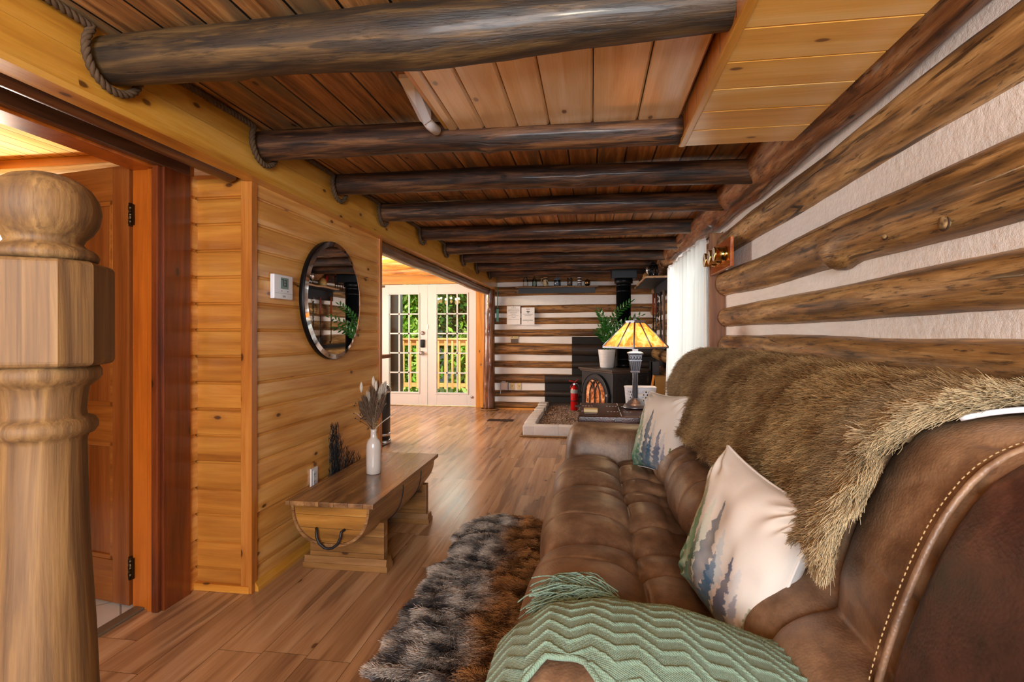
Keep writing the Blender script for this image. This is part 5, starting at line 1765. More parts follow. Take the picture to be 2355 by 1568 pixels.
RED = plain('extinguisher_red', '#c00d12', .28, var=.05, coat=.5)
ex, ey = -.245, 7.72
fe = thing('fire_extinguisher', 'red fire extinguisher standing on the hearth pebbles beside the stove', 'fire extinguisher', (ex, ey, .10))
MB().lathe([(.048, .10), (.052, .105), (.052, .40), (.046, .425), (.028, .443), (.018, .45), (.016, .465)], (ex, ey, 0), 28).build('cylinder', RED, fe)
MB().lathe([(.0525, .345), (.0527, .35), (.0527, .395), (.0525, .40)], (ex, ey, 0), 28).build('label_band', plain('label_grey', '#a9a9a4', .5), fe)
MB().box(ex - .018, ex + .018, ey - .014, ey + .014, .462, .492, bev=.004).tube([(ex + .01, ey, .478), (ex + .06, ey - .01, .482)], .007, 8).build('valve', CHROME, fe)
MB().tube([(ex + .02, ey, .50), (ex - .02, ey, .515), (ex - .075, ey - .012, .525)], [.006, .008, .006], 8).tube([(ex - .0, ey, .50), (ex + .055, ey - .02, .545)], .005, 8).tube([(ex - .01, ey, .49), (ex - .045, ey - .02, .46), (ex - .062, ey - .02, .42)], .004, 8).build('lever', RED, fe)
MB().tube([(ex + .05, ey - .01, .48), (ex + .075, ey - .02, .44), (ex + .072, ey - .025, .34), (ex + .066, ey - .025, .22)], .008, 8).lathe([(.0535, .232), (.0537, .238), (.0535, .244)], (ex, ey, 0), 24).build('hose', BLACK, fe)

# ---------------------------------------------------------------- wood stove
IRON = plain('cast_iron', '#2b2b2e', .42, .35, var=.15, scale=30, bump=.15, bscale=160)
IRON_T = plain('worn_cast_iron_top', '#4a3c33', .45, .3, var=.2, scale=12, bump=.15, bscale=120)
st = thing('wood_stove', 'black cast iron wood stove with arched gothic glass door on the hearth', 'stove', (.065, 7.035, .095), math.atan2(-.834, .552))
SW, SD = .355, .54
m = MB()
m.box(-SW, SW, .0, SD, .13, .615, bev=.01)
m.box(-SW - .02, SW + .02, -.02, SD + .02, .10, .14, bev=.01)
m.build('body', IRON, st, local=True)
m = MB().box(-SW - .035, SW + .035, -.035, SD + .03, .628, .655, bev=.008).box(-SW - .015, SW + .015, -.016, SD + .012, .606, .63, bev=.006)
m.build('top_plate', IRON_T, st, local=True)
for sx in (-1, 1):
    for yy in (.02, SD - .02):
        MB().tube([(sx * (SW - .01), yy, .12), (sx * (SW + .005), yy, .07), (sx * (SW - .005), yy, .03), (sx * (SW + .012), yy, 0)], [.032, .026, .018, .024], 10).build('leg', IRON, st, local=True)
def arch(w_, z0, zs, n=20):
    """half-round arch outline: base z0, springing zs, half width w_"""
    return [(-w_, z0), (w_, z0)] + [(w_ * math.cos(PI * k / n), zs + w_ * .92 * math.sin(PI * k / n)) for k in range(n + 1)]
AW = .235
fr1 = [(-.30, .155), (.30, .155)] + [(.30 * math.cos(PI * k / 24), .30 + .285 * math.sin(PI * k / 24)) for k in range(25)]
inn = arch(AW, .185, .305, 24)
m = MB()
no = len(fr1)
def ring(outer, inner, y0, y1):
    n = len(outer)
    v = [(p[0], y0, p[1]) for p in outer] + [(p[0], y0, p[1]) for p in inner] + [(p[0], y1, p[1]) for p in outer] + [(p[0], y1, p[1]) for p in inner]
    f = []
    for i in range(n):
        j = (i + 1) % n
        f += [(i, j, n + j, n + i), (2 * n + i, 3 * n + i, 3 * n + j, 2 * n + j), (i, 2 * n + i, 2 * n + j, j), (n + i, n + j, 3 * n + j, 3 * n + i)]
    return v, f
v, f = ring(fr1, inn, -.03, .0)
m.add(v, f)
m.tube([(p[0], -.031, p[1]) for p in fr1[1:]] , .009, 8)
m.tube([(p[0] * 1.03, -.031, p[1]) for p in inn[1:]], .007, 8)
sd_ = m.build('door', IRON, st, local=True)
m = MB()
tri = lambda pts: m.tube([(p[0], -.026, p[1]) for p in pts], .0085, 8)
for cx0 in (-.1175, 0.0, .1175):
    tri([(cx0, .185), (cx0, .30)])
for s_ in (-1, 1):
    for off in (0.0, .1175, .235):
        # interlaced gothic arcs springing from each upright
        r_ = .235 if off != .235 else .235
        c0 = s_ * (-.235 + off + r_)
        pts = []
        for k in range(16):
            a_ = PI - (PI / 2) * k / 15 * 1.0
            x_ = c0 + s_ * r_ * math.cos(a_)
            z_ = .30 + .235 * math.sin(a_) * .95
            if (x_ / .235) ** 2 + ((z_ - .305) / .216) ** 2 < 1.0 or z_ < .305:
                pts.append((x_, z_))
        if len(pts) > 2:
            tri(pts)
m.build('tracery', IRON, sd_, local=True)
STOVE_GLOW = NT('stove_glass_glow')
_f = STOVE_GLOW.noise(STOVE_GLOW.tc(), 9.0, 4.0, .6, 1.2)
STOVE_GLOW = STOVE_GLOW.fin(STOVE_GLOW.ramp(_f, [(.34, srgb('#3a1c10')), (.5, srgb('#b4683a')), (.66, srgb('#e8b288'))]), .12, coat=.4, emit=STOVE_GLOW.ramp(_f, [(.40, srgb('#200a04')), (.55, srgb('#a04a1c')), (.7, srgb('#e89a60'))]), estr=.25)  # orange swirls and a weak glow put into the door glass
m = MB(); m.add([(p[0], -.012, p[1]) for p in inn], [tuple(range(len(inn)))]); m.build('glass', STOVE_GLOW, sd_, local=True)
MB().tube([(.275, -.035, .33), (.30, -.055, .33)], .008, 8).box(.285, .315, -.06, -.045, .315, .345, bev=.004).build('latch_handle', CHROME, sd_, local=True)
MB().box(-.34, .34, -.12, .0, .115, .14, bev=.008).build('ash_lip', IRON, st, local=True)
m = MB()
for k in range(4):
    y0 = .06 + .115 * k
    m.box(SW, SW + .006, y0, y0 + .095, .17, .40, bev=.002)
    m.tube([(SW + .004, y0 + .0475 + .045 * math.cos(a_), .47 + .07 * math.sin(a_)) for a_ in [PI * q / 10 for q in range(11)]], .006, 6)
m.box(SW, SW + .008, .03, SD - .03, .56, .575)
m.box(SW, SW + .008, .03, SD - .03, .43, .44)
m.build('side_relief', IRON, st, local=True)
MB().box(-SW + .03, -.19, SD - .07, SD - .05, .655, .79, bev=.004).build('rear_shield', BLACK_M, st, local=True)
px_, py_ = .432, 7.345
sp = thing('stove_pipe', 'black stove flue pipe rising from the wood stove to the ceiling box', 'stove pipe', (px_, py_, .75))
MB().lathe([(.10, .752), (.10, .80), (.098, .80), (.098, 1.93)], (px_, py_, 0), 32).build('pipe', BLACK_M, sp)
for z in (.86, 1.78, 1.86):
    MB().lathe([(.098, z - .012), (.103, z - .008), (.103, z + .008), (.098, z + .012)], (px_, py_, 0), 32).build('joint_ring', BLACK_M, sp)
MB().lathe([(.098, 1.88), (.122, 1.885), (.122, 1.945)], (px_, py_, 0), 32).build('collar', BLACK_M, sp)
o = MB().box(px_ - .165, px_ + .165, py_ - .165, py_ + .165, 1.945, 2.139, bev=.004).build('flue_ceiling_box', BLACK_M)
tag(o, 'square black metal flue box at the ceiling above the stove pipe', 'flue box')

POT = plain('white_ribbed_pot', '#e2e0de', .4, var=.02)
pxx, pyy = .204, 7.187
SZ = .095 + .656
pot = thing('flower_pot', 'white ribbed flower pot standing on top of the wood stove', 'pot', (pxx, pyy, SZ))
pr = [(.080, SZ), (.086, SZ + .006)]
for k in range(13):
    z = SZ + .012 + .0165 * k
    r = .088 + .024 * k / 12
    pr += [(r, z), (r + .0018, z + .006), (r + .0018, z + .011), (r + .0006, z + .0155)]
pr += [(.114, SZ + .235), (.117, SZ + .243), (.112, SZ + .244), (.108, SZ + .22), (.0, SZ + .215)]
MB().lathe(pr, (pxx, pyy, 0), 40).build('pot', POT, pot)
MB().lathe([(.107, SZ + .205), (.106, SZ + .214), (.0, SZ + .217)], (pxx, pyy, 0), 24).build('soil', plain('potting_soil', '#2a1c14', .95, var=.4), pot)
zz = thing('potted_plant', 'glossy dark green arching plant growing in the white ribbed pot', 'plant', (pxx, pyy, SZ + .215))
ZZL = plain('glossy_leaf', '#1f5a1c', .28, var=.35, scale=25, coat=.3)
ZZS = plain('plant_stem', '#3a6a2c', .5)
rs = random.Random(21)
TIPS = [(-.105, .0, .52), (.30, -.10, .63), (.43, -.13, .45), (.0, -.08, .40), (.14, -.06, .36), (-.09, .05, .30), (-.13, -.05, .24), (.06, -.06, .30), (.22, -.12, .30), (-.03, .1, .42), (.33, -.15, .30), (.10, -.10, .22)]
for (dx, dy, h) in TIPS:
    b0 = Vector((pxx + dx * .12 + rs.uniform(-.03, .03), pyy + dy * .2 + rs.uniform(-.03, .03), SZ + .219))
    tip = Vector((pxx + dx, pyy + dy, SZ + .235 + h))
    c = [b0 + (tip - b0) * t + Vector((-dx * .55 * math.sin(PI * t) * .5, 0, h * .14 * math.sin(PI * t))) for t in [k / 12 for k in range(13)]]
    s_ = MB().tube(c, [.0062 - .004 * k / 12 for k in range(13)], 6).build('stem', ZZS, zz)
    m = MB()
    nl = int(9 + h * 22)
    for k in range(nl):
        t = .30 + .70 * k / (nl - 1)
        q = t * 12
        j = min(int(q), 11)
        p = c[j].lerp(c[j + 1], q - j)
        d = (c[j + 1] - c[j]).normalized()
        side = Vector((d.z, 0, -d.x)).normalized() if abs(d.z) + abs(d.x) > .1 else Vector((1, 0, 0))
        side = (side * (1 if k % 2 else -1) + Vector((0, rs.uniform(-.5, .5), 0))).normalized()
        o_ = (side * .8 + d * .65).normalized()
        w_ = d.cross(side).normalized() * .35 + (d - o_ * d.dot(o_)).normalized() * .65
        L_ = .084 * (1 - .35 * abs(t - .6))
        if k == nl - 1:
            o_ = d
        n_ = o_.cross(w_).normalized() * .006
        v = [p, p + o_ * L_ * .3 + w_ * L_ * .23, p + o_ * L_ * .62 + w_ * L_ * .24, p + o_ * L_, p + o_ * L_ * .62 - w_ * L_ * .24, p + o_ * L_ * .3 - w_ * L_ * .23, p + o_ * L_ * .48 - n_]
        m.add(v, [(0, 1, 6), (1, 2, 6), (2, 3, 6), (3, 4, 6), (4, 5, 6), (5, 0, 6)], 0, True)
    m.build('leaves', ZZL, s_, fix=False)
o = MB().box(.76, .87, 7.06, 7.09, .10, .845, bev=.004).box(.76, .785, 7.06, 7.30, .10, .845, bev=.004).build('heat_shield_panel', plain('dark_grey_panel', '#3c3c40', .5, .2))
tag(o, 'dark grey bent heat panel standing between stove and window wall', 'panel')
TAN = plain('tan_cardboard', '#a9803f', .7, var=.08)
tb = thing('cardboard_log_box', 'tan cardboard box with open slanted flap standing on the hearth by the curtain', 'box', (.80, 6.5, .10))
MB().prism([(6.42, .10), (6.62, .10), (6.62, .70), (6.42, .70)], 'X', .74, .865).build('carton', TAN, tb)
MB().prism([(.66, .30), (.665, .30), (.742, .70), (.735, .71)], 'Y', 6.42, 6.60).build('flap', plain('orange_card', '#c07a28', .6), tb)

# ---------------------------------------------------------------- leather trunk table, lamp and small things on it
TRL = leather('oxblood_trunk_leather', '#24100c', '#3c1c16', '#5a3026', .3, .4)
tr = thing('leather_trunk', 'dark oxblood leather trunk used as end table beyond the sofa', 'trunk', (.32, 3.87, 0))
TX0, TX1, TY0, TY1, TZ = -.088, .80, 3.535, 4.225, .66
MB().box(TX0 + .012, TX1 - .012, TY0 + .012, TY1 - .012, .02, .58, bev=.012).build('body', TRL, tr)
MB().box(TX0, TX1, TY0, TY1, .585, TZ, bev=.010, seg=3).build('lid', TRL, tr)
m = MB()
STC = plain('white_lacing', '#cfc6bb', .5)
for y in (3.745, 4.02):
    for k in range(40):
        x = TX0 + .02 + .022 * k
        if x < TX1 - .02 and (int(k / 4) % 3 != 1):
            m.tube([(x, y, TZ + .001), (x + .012, y + .002, TZ + .0015)], .0018, 5)
for k in range(30):
    y = TY0 + .02 + .022 * k
    m.tube([(.195, y, TZ + .001), (.197, y + .012, TZ + .0015)], .0018, 5)
m.build('lacing', STC, tr)
m = MB()
for (x, y) in ((.196, 3.745), (.196, 4.02), (TX0 + .004, 3.745), (TX0 + .004, 4.02), (.5, 3.745), (.5, 4.02)):
    m.lathe([(.012, TZ - .001), (.011, TZ + .004), (.003, TZ + .006)], (x, y, 0), 12)
m.build('studs', BRONZE, tr)
for y in (3.70, 4.06):
    MB().box(TX0 - .004, TX0, y - .018, y + .018, .03, TZ - .01).build('strap', LEA_D, tr)
sbx = thing('soap_block', 'small cream block with dark wooden foot on the leather trunk', 'block', (.0, 3.64, TZ))
MB().box(-.045, .038, 3.605, 3.675, TZ, TZ + .012, bev=.002).build('wooden_foot', plain('dark_wood_foot', '#5a3a20', .5), sbx)
MB().box(-.05, .043, 3.60, 3.68, TZ + .012, TZ + .036, bev=.006, seg=3).build('block', plain('cream_block', '#d9c08c', .5), sbx)

PEW = plain('pewter_grey_metal', '#8d9097', .34, .75, var=.06, scale=20)
lx, ly = .315, 3.95
tl = thing('table_lamp', 'lit mission style table lamp with amber mica shade on the leather trunk', 'lamp', (lx, ly, TZ))
MB().lathe([(.088, TZ + .0065), (.090, TZ + .008), (.088, TZ + .014), (.082, TZ + .018), (.080, TZ + .026), (.068, TZ + .032), (.058, TZ + .040), (.05, TZ + .052), (.036, TZ + .060), (.030, TZ + .068), (.026, TZ + .074)], (lx, ly, 0), 40).build('base', PEW, tl)
MB().lathe([(.0195, TZ + .07), (.0195, TZ + .255), (.022, TZ + .26)], (lx, ly, 0), 24).build('column', PEW, tl)
cap = MB()
zc0 = TZ + .258
def sq(r, z, a=PI / 4 + .02):
    return [(lx + r * math.cos(a + k * PI / 2), ly + r * math.sin(a + k * PI / 2), z) for k in range(4)]
RG = [(.030, zc0), (.036, zc0 + .006), (.034, zc0 + .012), (.032, zc0 + .014), (.046, zc0 + .085), (.050, zc0 + .088), (.050, zc0 + .093), (.046, zc0 + .096), (.050, zc0 + .132), (.060, zc0 + .138), (.062, zc0 + .146), (.040, zc0 + .154), (.022, zc0 + .156), (.022, zc0 + .185)]
V = []
for r, z in RG:
    V += sq(r * 1.25, z)
cap.add(V, [(4 * i + k, 4 * i + (k + 1) % 4, 4 * i + 4 + (k + 1) % 4, 4 * i + 4 + k) for i in range(len(RG) - 1) for k in range(4)])
cp_ = cap.build('capital', PEW, tl)
m = MB()
for k in range(4):
    a0 = Vector(sq(.0475 * 1.25, zc0 + .098)[k]); a1 = Vector(sq(.0475 * 1.25, zc0 + .098)[(k + 1) % 4])
    for j in range(4):
        p = a0.lerp(a1, (j + .1) / 4); q = a0.lerp(a1, (j + .9) / 4)
        m.tube([p, q + Vector((0, 0, .03))], .0022, 5).tube([p + Vector((0, 0, .03)), q], .0022, 5)
    b0 = Vector(sq(.034 * 1.25, zc0 + .018)[k]); b1 = Vector(sq(.034 * 1.25, zc0 + .018)[(k + 1) % 4])
    c0 = Vector(sq(.0465 * 1.25, zc0 + .084)[k]); c1 = Vector(sq(.0465 * 1.25, zc0 + .084)[(k + 1) % 4])
    for j in range(1, 6):
        m.tube([b0.lerp(b1, j / 6), c0.lerp(c1, j / 6)], .0018, 5)
m.build('lattice', BLACK, cp_)
# square pyramid shade, two mica panes to a side
S0z, S1z, S0, S1 = 1.108, 1.285, .232, .066
ROT = PI / 2 - .12
def sc(r, z, k):
    a = ROT + k * PI / 2
    return Vector((lx + r * math.cos(a), ly + r * math.sin(a), z))
MICA = NT('amber_mica')
mo = MICA.tc()
mf = MICA.noise(mo, 16.0, 5.0, .65, .8)
mcol = MICA.ramp(mf, [(.34, srgb('#b4521c')), (.5, srgb('#e0924a')), (.66, srgb('#f2c8a0'))])
tl_b = MICA.node('BsdfTranslucent'); MICA.put(tl_b.inputs[0], mcol)
df_b = MICA.node('BsdfPrincipled'); MICA.put(df_b.inputs['Base Color'], mcol); df_b.inputs['Roughness'].default_value = .25
em_b = MICA.node('Emission'); MICA.put(em_b.inputs[0], mcol); em_b.inputs[1].default_value = .16
mx1 = MICA.node('MixShader'); mx1.inputs[0].default_value = .35
MICA.t.links.new(tl_b.outputs[0], mx1.inputs[1]); MICA.t.links.new(df_b.outputs[0], mx1.inputs[2])
ad = MICA.node('AddShader'); MICA.t.links.new(mx1.outputs[0], ad.inputs[0]); MICA.t.links.new(em_b.outputs[0], ad.inputs[1])
MICA.t.links.new(ad.outputs[0], MICA.out.inputs[0])
MICA = MICA.mat
shd = MB()
for k in range(4):
    a0, a1, b0, b1 = sc(S0, S0z, k), sc(S0, S0z, k + 1), sc(S1, S1z, k), sc(S1, S1z, k + 1)
    am, bm_ = (a0 + a1) / 2, (b0 + b1) / 2
    for (p, q, r, s_) in ((a0, am, bm_, b0), (am, a1, b1, bm_)):
        shd.add([p, q, r, s_], [(0, 1, 2, 3)])
sh_ = shd.build('mica_shade', MICA, tl)
m = MB()
for k in range(4):
    a0, a1, b0, b1 = sc(S0, S0z, k), sc(S0, S0z, k + 1), sc(S1, S1z, k), sc(S1, S1z, k + 1)
    m.tube([a0, b0], .0062, 6)
    m.tube([(a0 + a1) / 2, (b0 + b1) / 2], .0062, 6)
    for (p, q, hgt, dz) in ((a0, a1, .012, -.004), (b0, b1, .018, .004)):
        n_ = (q - p).normalized().cross(Vector((0, 0, 1))) * .004
        u_ = Vector((0, 0, hgt / 2))
        z_ = Vector((0, 0, dz))
        m.add([p - n_ - u_ + z_, q - n_ - u_ + z_, q - n_ + u_ + z_, p - n_ + u_ + z_, p + n_ - u_ + z_, q + n_ - u_ + z_, q + n_ + u_ + z_, p + n_ + u_ + z_],
              [(0, 1, 2, 3), (4, 7, 6, 5), (0, 4, 5, 1), (3, 2, 6, 7), (0, 3, 7, 4), (1, 5, 6, 2)])
m.build('shade_frame', PEW, sh_)
MB().add([tuple(sc(S1, S1z + .013, k)) for k in range(4)], [(0, 1, 2, 3)]).lathe([(.009, S1z + .012), (.012, S1z + .020), (.007, S1z + .03), (.0015, S1z + .065)], (lx, ly, 0), 14).build('finial', PEW, tl)
MB().lathe([(.010, 1.105), (.014, 1.12), (.028, 1.15), (.030, 1.17), (.02, 1.195), (.003, 1.203)], (lx, ly, 0), 16).build('bulb', BULB, tl)
lamp('table_lamp_light', 'POINT', (lx, ly, 1.13), 7, (1.0, .72, .40), radius=.05)

bsk = thing('perforated_basket', 'white perforated basket on the leather trunk behind the table lamp', 'basket', (.37, 4.1, TZ))
def bk_(u, v):
    a = 2 * PI * u
    e = .45
    c_, s_ = math.cos(a), math.sin(a)
    r = 1 + .10 * v
    return (.365 + math.copysign(abs(c_) ** e, c_) * .105 * r, 4.115 + math.copysign(abs(s_) ** e, s_) * .075 * r, TZ + .004 + .135 * v)
m = MB().grid(bk_, 216, 19, wrap_u=True, keep=lambda i, j: not (2 <= j <= 16 and (i + 3 * ((j - 2) // 3 % 2)) % 6 in (1, 2, 3) and (j - 2) % 3 < 2))
m.add([bk_(k / 48, 0) for k in range(48)], [tuple(range(48))])
ob = m.build('basket_wall', WHITE_G, bsk)
md_ = ob.modifiers.new('t', 'SOLIDIFY'); md_.thickness = .003
MB().tube([bk_(k / 48, 1.0) for k in range(49)], .004, 6).build('rim', WHITE_G, bsk)

# ---------------------------------------------------------------- things on the far log wall
PAPER = plain('white_paper', '#e9e6e4', .8, var=.02)
INK = plain('grey_ink', '#55555c', .8)
YP = 8.368
def paper(name, label, x0, x1, z0, z1, lines):
    t = thing(name, label, 'notice', ((x0 + x1) / 2, YP, (z0 + z1) / 2), 0, 'paper notices on the far wall')
    MB().grid(lambda u, v: (x0 + (x1 - x0) * u, YP + .004 * math.sin(v * 3) - .006 * max(0, .12 - v), z0 + (z1 - z0) * v), 6, 10).build('sheet', PAPER, t)
    m = MB()
    rs = random.Random(len(lines) + 5)
    for (zf, wf_, h) in lines:
        z = z0 + (z1 - z0) * zf
        w_ = (x1 - x0) * wf_
        x = (x0 + x1) / 2 - w_ / 2
        xe = x + w_
        while x < xe:
            l = rs.uniform(.006, .018)
            m.box(x, min(x + l, xe), YP - .0035, YP - .0025, z, z + h)
            x += l + .004
    m.build('text_lines', INK, t)['kind'] = 'stuff'
    MB().lathe([(.004, 0), (.004, .006)], ((x0 + x1) / 2, YP - .007, z1 - .006), 8, axis='Y').build('pin', BLACK, t)
    return t
paper('paper_notice', 'white paper sheet of small centred text lines pinned beside the log post', -1.335, -1.118, 1.352, 1.644,
      [(.90, .35, .006), (.83, .78, .0045), (.75, .84, .0045), (.68, .80, .0045), (.63, .55, .0045), (.55, .30, .0045), (.47, .70, .0045), (.40, .36, .0045), (.36, .14, .0045), (.28, .84, .0045)])
t = paper('paper_notice', 'white paper notice with a black wifi symbol pinned on the far log wall', -1.10, -.892, 1.345, 1.622,
          [(.60, .76, .0045), (.52, .50, .006), (.26, .78, .007), (.18, .08, .005)])
m = MB()
wx, wz = -.996, 1.530
for r in (.013, .024, .035):
    m.tube([(wx + r * math.sin(a), YP - .004, wz + r * math.cos(a)) for a in [-.8 + 1.6 * k / 10 for k in range(11)]], .0030, 5)
m.lathe([(.0045, -.004), (.0045, .0)], (wx, YP, wz), 10, axis='Y')
m.build('wifi_symbol', BLACK, t)
fc = bpy.data.curves.new('heading', 'FONT')
fc.body = 'Wi-Fi'; fc.size = .026; fc.align_x = 'CENTER'; fc.extrude = .0004
fo_ = bpy.data.objects.new('heading', fc); COL.objects.link(fo_)
bpy.context.view_layer.update()
hm = bpy.data.meshes.new_from_object(fo_.evaluated_get(bpy.context.evaluated_depsgraph_get()))
bpy.data.objects.remove(fo_)
hm.materials.clear(); hm.materials.append(INK)
ho = bpy.data.objects.new('heading', hm); COL.objects.link(ho)
ho.parent = t; ho.location = (0, -.0045, 1.583 - t.location.z); ho.rotation_euler = (PI / 2, 0, 0)

CRM = plain('cream_plate', '#d9c592', .5, var=.06)
GRB = plain('grey_box', '#9c9496', .5)
t = thing('broken_plate', 'cream speckled scrap of plate stuck in the chinking below the paper notices', 'plate', (-1.222, 8.40, 1.12))
MB().prism([(-1.285, 1.12), (-1.165, 1.125), (-1.16, 1.185), (-1.24, 1.19), (-1.285, 1.175)], 'Y', 8.435, 8.452).build('plate', CRM, t)
MB().prism([(-1.28, 1.062), (-1.165, 1.06), (-1.166, 1.126), (-1.282, 1.12)], 'Y', 8.438, 8.453).build('lower_scrap', plain('grey_rubble', '#6e625c', .9, var=.5, scale=60, bump=.6), t)
m = MB()
for (x, z) in ((-1.26, 1.15), (-1.25, 1.165), (-1.21, 1.15), (-1.19, 1.17), (-1.18, 1.15)):
    m.lathe([(.006, 0), (.006, .003)], (x, 8.432, z), 8, axis='Y')
m.build('specks', BLACK, t)
t = thing('junction_box', 'grey electrical junction box low on the far log wall beside the log post', 'electrical box', (-1.385, 8.42, .37))
MB().box(-1.445, -1.318, 8.375, 8.453, .302, .43, bev=.004).build('box', GRB, t)
MB().box(-1.432, -1.332, 8.368, 8.376, .315, .42, bev=.003).build('cover', plain('grey_cover', '#b3a3a0', .5), t)
MB().box(-1.42, -1.36, 8.39, 8.44, .43, .448).build('cable_clamp', GRB, t)
MB().tube([(-1.44, 8.40, .305), (-1.444, 8.40, .24)], .006, 8).build('cable', WHITE_G, t)
for x0, lab in ((-1.292, 'cream blank cover plate right next to the grey junction box'), (-1.18, 'cream blank cover plate farther from the grey junction box, nearer the hearth')):
    t = thing('cover_plate', lab, 'cover plate', (x0 + .032, 8.45, .366), 0, 'cream cover plates')
    MB().box(x0, x0 + .066, 8.443, 8.453, .306, .427, bev=.003).build('plate', CRM, t)
    MB().lathe([(.006, 0), (.006, .006)], (x0 + .033, 8.438, .366), 8, axis='Y').build('screw', BRONZE, t)
o = MB().tube([(-1.483, 8.352, 1.93), (-1.483, 8.352, 1.62)], .006, 8).box(-1.503, -1.463, 8.346, 8.358, 1.395, 1.60, bev=.005, seg=3).build('oar', plain('teal_paint', '#6fb3a0', .5))
tag(o, 'slim teal toy oar hanging on the side of the log post', 'oar')

SHELF = plain('charcoal_shelf', '#23252a', .5, var=.15)
sf = thing('wall_shelf', 'charcoal wall shelf with rope front edge holding bottles on the far wall', 'shelf', (-.54, 8.36, 1.94))
SZ2 = 1.945
MB().box(-1.17, .092, 8.255, 8.40, SZ2 - .025, SZ2, bev=.002).build('board', SHELF, sf)
MB().box(-1.135, .055, 8.275, 8.30, 1.838, SZ2 - .025, bev=.002).build('front_panel', SHELF, sf)
pth = [(-1.175, 8.40, SZ2 - .008), (-1.175, 8.25, SZ2 - .012)] + [(-1.17 + .126 * k, 8.243, SZ2 - .012 + .006 * math.sin(k * 1.3)) for k in range(11)] + [(.098, 8.25, SZ2 - .012), (.098, 8.40, SZ2 - .01)]
rope_mb(pth, .0125, .055, 6, step=.014).build('rope_edge', ROPE, sf)
CLR = glass('clear_jar_glass', (.86, .92, .95), 1.6)
def jar(name, label, cat, x, prof, mat, y=8.325):
    t = thing(name, label, cat, (x, y, SZ2), 0, 'things on the far wall shelf')
    MB().lathe([(r, SZ2 + h) for r, h in prof], (x, y, 0), 22).build('body', mat, t)
    return t
t = jar('glass_bottle', 'clear milk bottle with pale label at the shelf end nearest the log post', 'bottle', -1.03, [(.034, .002), (.038, .008), (.038, .10), (.034, .125), (.024, .145), (.022, .165)], CLR)
MB().lathe([(.0375, SZ2 + .012), (.0392, SZ2 + .016), (.0392, SZ2 + .07), (.0375, SZ2 + .075)], (-1.03, 8.325, 0), 22).build('paper_label', plain('bottle_label', '#d9cfc4', .7), t)
MB().lathe([(.024, SZ2 + .163), (.025, SZ2 + .166), (.025, SZ2 + .178), (.02, SZ2 + .180)], (-1.03, 8.325, 0), 18).build('cap', WHITE_G, t)
t = jar('glass_bottle', 'clear green tinted bottle with narrow neck, second on the far shelf', 'bottle', -.887, [(.030, .002), (.034, .008), (.034, .095), (.028, .12), (.012, .135), (.011, .165)], glass('green_bottle_glass', (.80, .92, .86), 1.6))
MB().lathe([(.011, SZ2 + .16), (.013, SZ2 + .165), (.012, SZ2 + .175)], (-.887, 8.325, 0), 12).build('stopper', CHROME, t)
STW = plain('cream_stoneware', '#cfb98c', .4, var=.1)
t = jar('stoneware_jug', 'cream and black stoneware jug with handle on the far shelf', 'jug', -.712, [(.030, .002), (.036, .008), (.038, .05), (.035, .09), (.031, .11), (.033, .145), (.030, .148), (.028, .12)], STW)
MB().tube([(-.742, 8.325, SZ2 + .125), (-.775, 8.325, SZ2 + .128), (-.782, 8.325, SZ2 + .10), (-.778, 8.325, SZ2 + .065), (-.748, 8.325, SZ2 + .055)], .006, 8).build('handle', STW, t)
MB().lathe([(.0335, SZ2 + .108), (.0345, SZ2 + .112), (.0345, SZ2 + .126), (.0335, SZ2 + .13)], (-.712, 8.325, 0), 22).tube([(-.70, 8.288, SZ2 + .09), (-.685, 8.290, SZ2 + .06), (-.672, 8.300, SZ2 + .035)], .006, 6).build('painted_band', BLACK, t)
t = jar('glass_jar', 'wide glass jar with blue knob lid in the middle of the far shelf', 'jar', -.528, [(.046, .002), (.052, .008), (.052, .095), (.050, .105)], glass('blue_grey_glass', (.66, .76, .84), 2.0))
MB().lathe([(.054, SZ2 + .103), (.056, SZ2 + .110), (.05, SZ2 + .120), (.02, SZ2 + .128), (.012, SZ2 + .132), (.018, SZ2 + .145), (.010, SZ2 + .160)], (-.528, 8.325, 0), 24).build('lid', plain('blue_glaze', '#6c7c96', .3, coat=.4), t)
MB().lathe([(.045, SZ2 + .008), (.049, SZ2 + .012), (.049, SZ2 + .07), (.0, SZ2 + .075)], (-.528, 8.325, 0), 20).build('contents', plain('pale_shells', '#b8b4b4', .7, var=.4, scale=60), t)
t = jar('glass_canister', 'clear glass canister with brown contents and knob lid on the far shelf', 'jar', -.333, [(.036, .002), (.040, .006), (.040, .118), (.037, .124)], CLR)
MB().lathe([(.034, SZ2 + .010), (.036, SZ2 + .014), (.036, SZ2 + .10), (.0, SZ2 + .105)], (-.333, 8.325, 0), 20).build('contents', plain('brown_beans', '#6b4a38', .7, var=.4, scale=80), t)
MB().lathe([(.041, SZ2 + .122), (.041, SZ2 + .130), (.012, SZ2 + .136), (.006, SZ2 + .14), (.010, SZ2 + .155), (.004, SZ2 + .165)], (-.333, 8.325, 0), 20).build('lid', CHROME, t)
t = jar('striped_canister', 'small brown and white striped canister on the far shelf', 'canister', -.182, [(.027, .002), (.031, .006), (.031, .125), (.029, .13)], plain('brown_stripe', '#3c241c', .5))
for h in (.016, .052, .088, .130):
    MB().lathe([(.0312, SZ2 + h - .008), (.0325, SZ2 + h - .006), (.0325, SZ2 + h + .006), (.0312, SZ2 + h + .008)], (-.182, 8.325, 0), 22).build('stripe', WHITE_G, t)
t = jar('brass_ball', 'round tarnished brass ball at the shelf end nearest the flue', 'ball', -.062, [(.012, .0), (.022, .004), (.038, .02), (.046, .05), (.044, .072), (.032, .092), (.014, .102), (.010, .108), (.003, .110)], metal('tarnished_brass', '#8a6c48', .3))

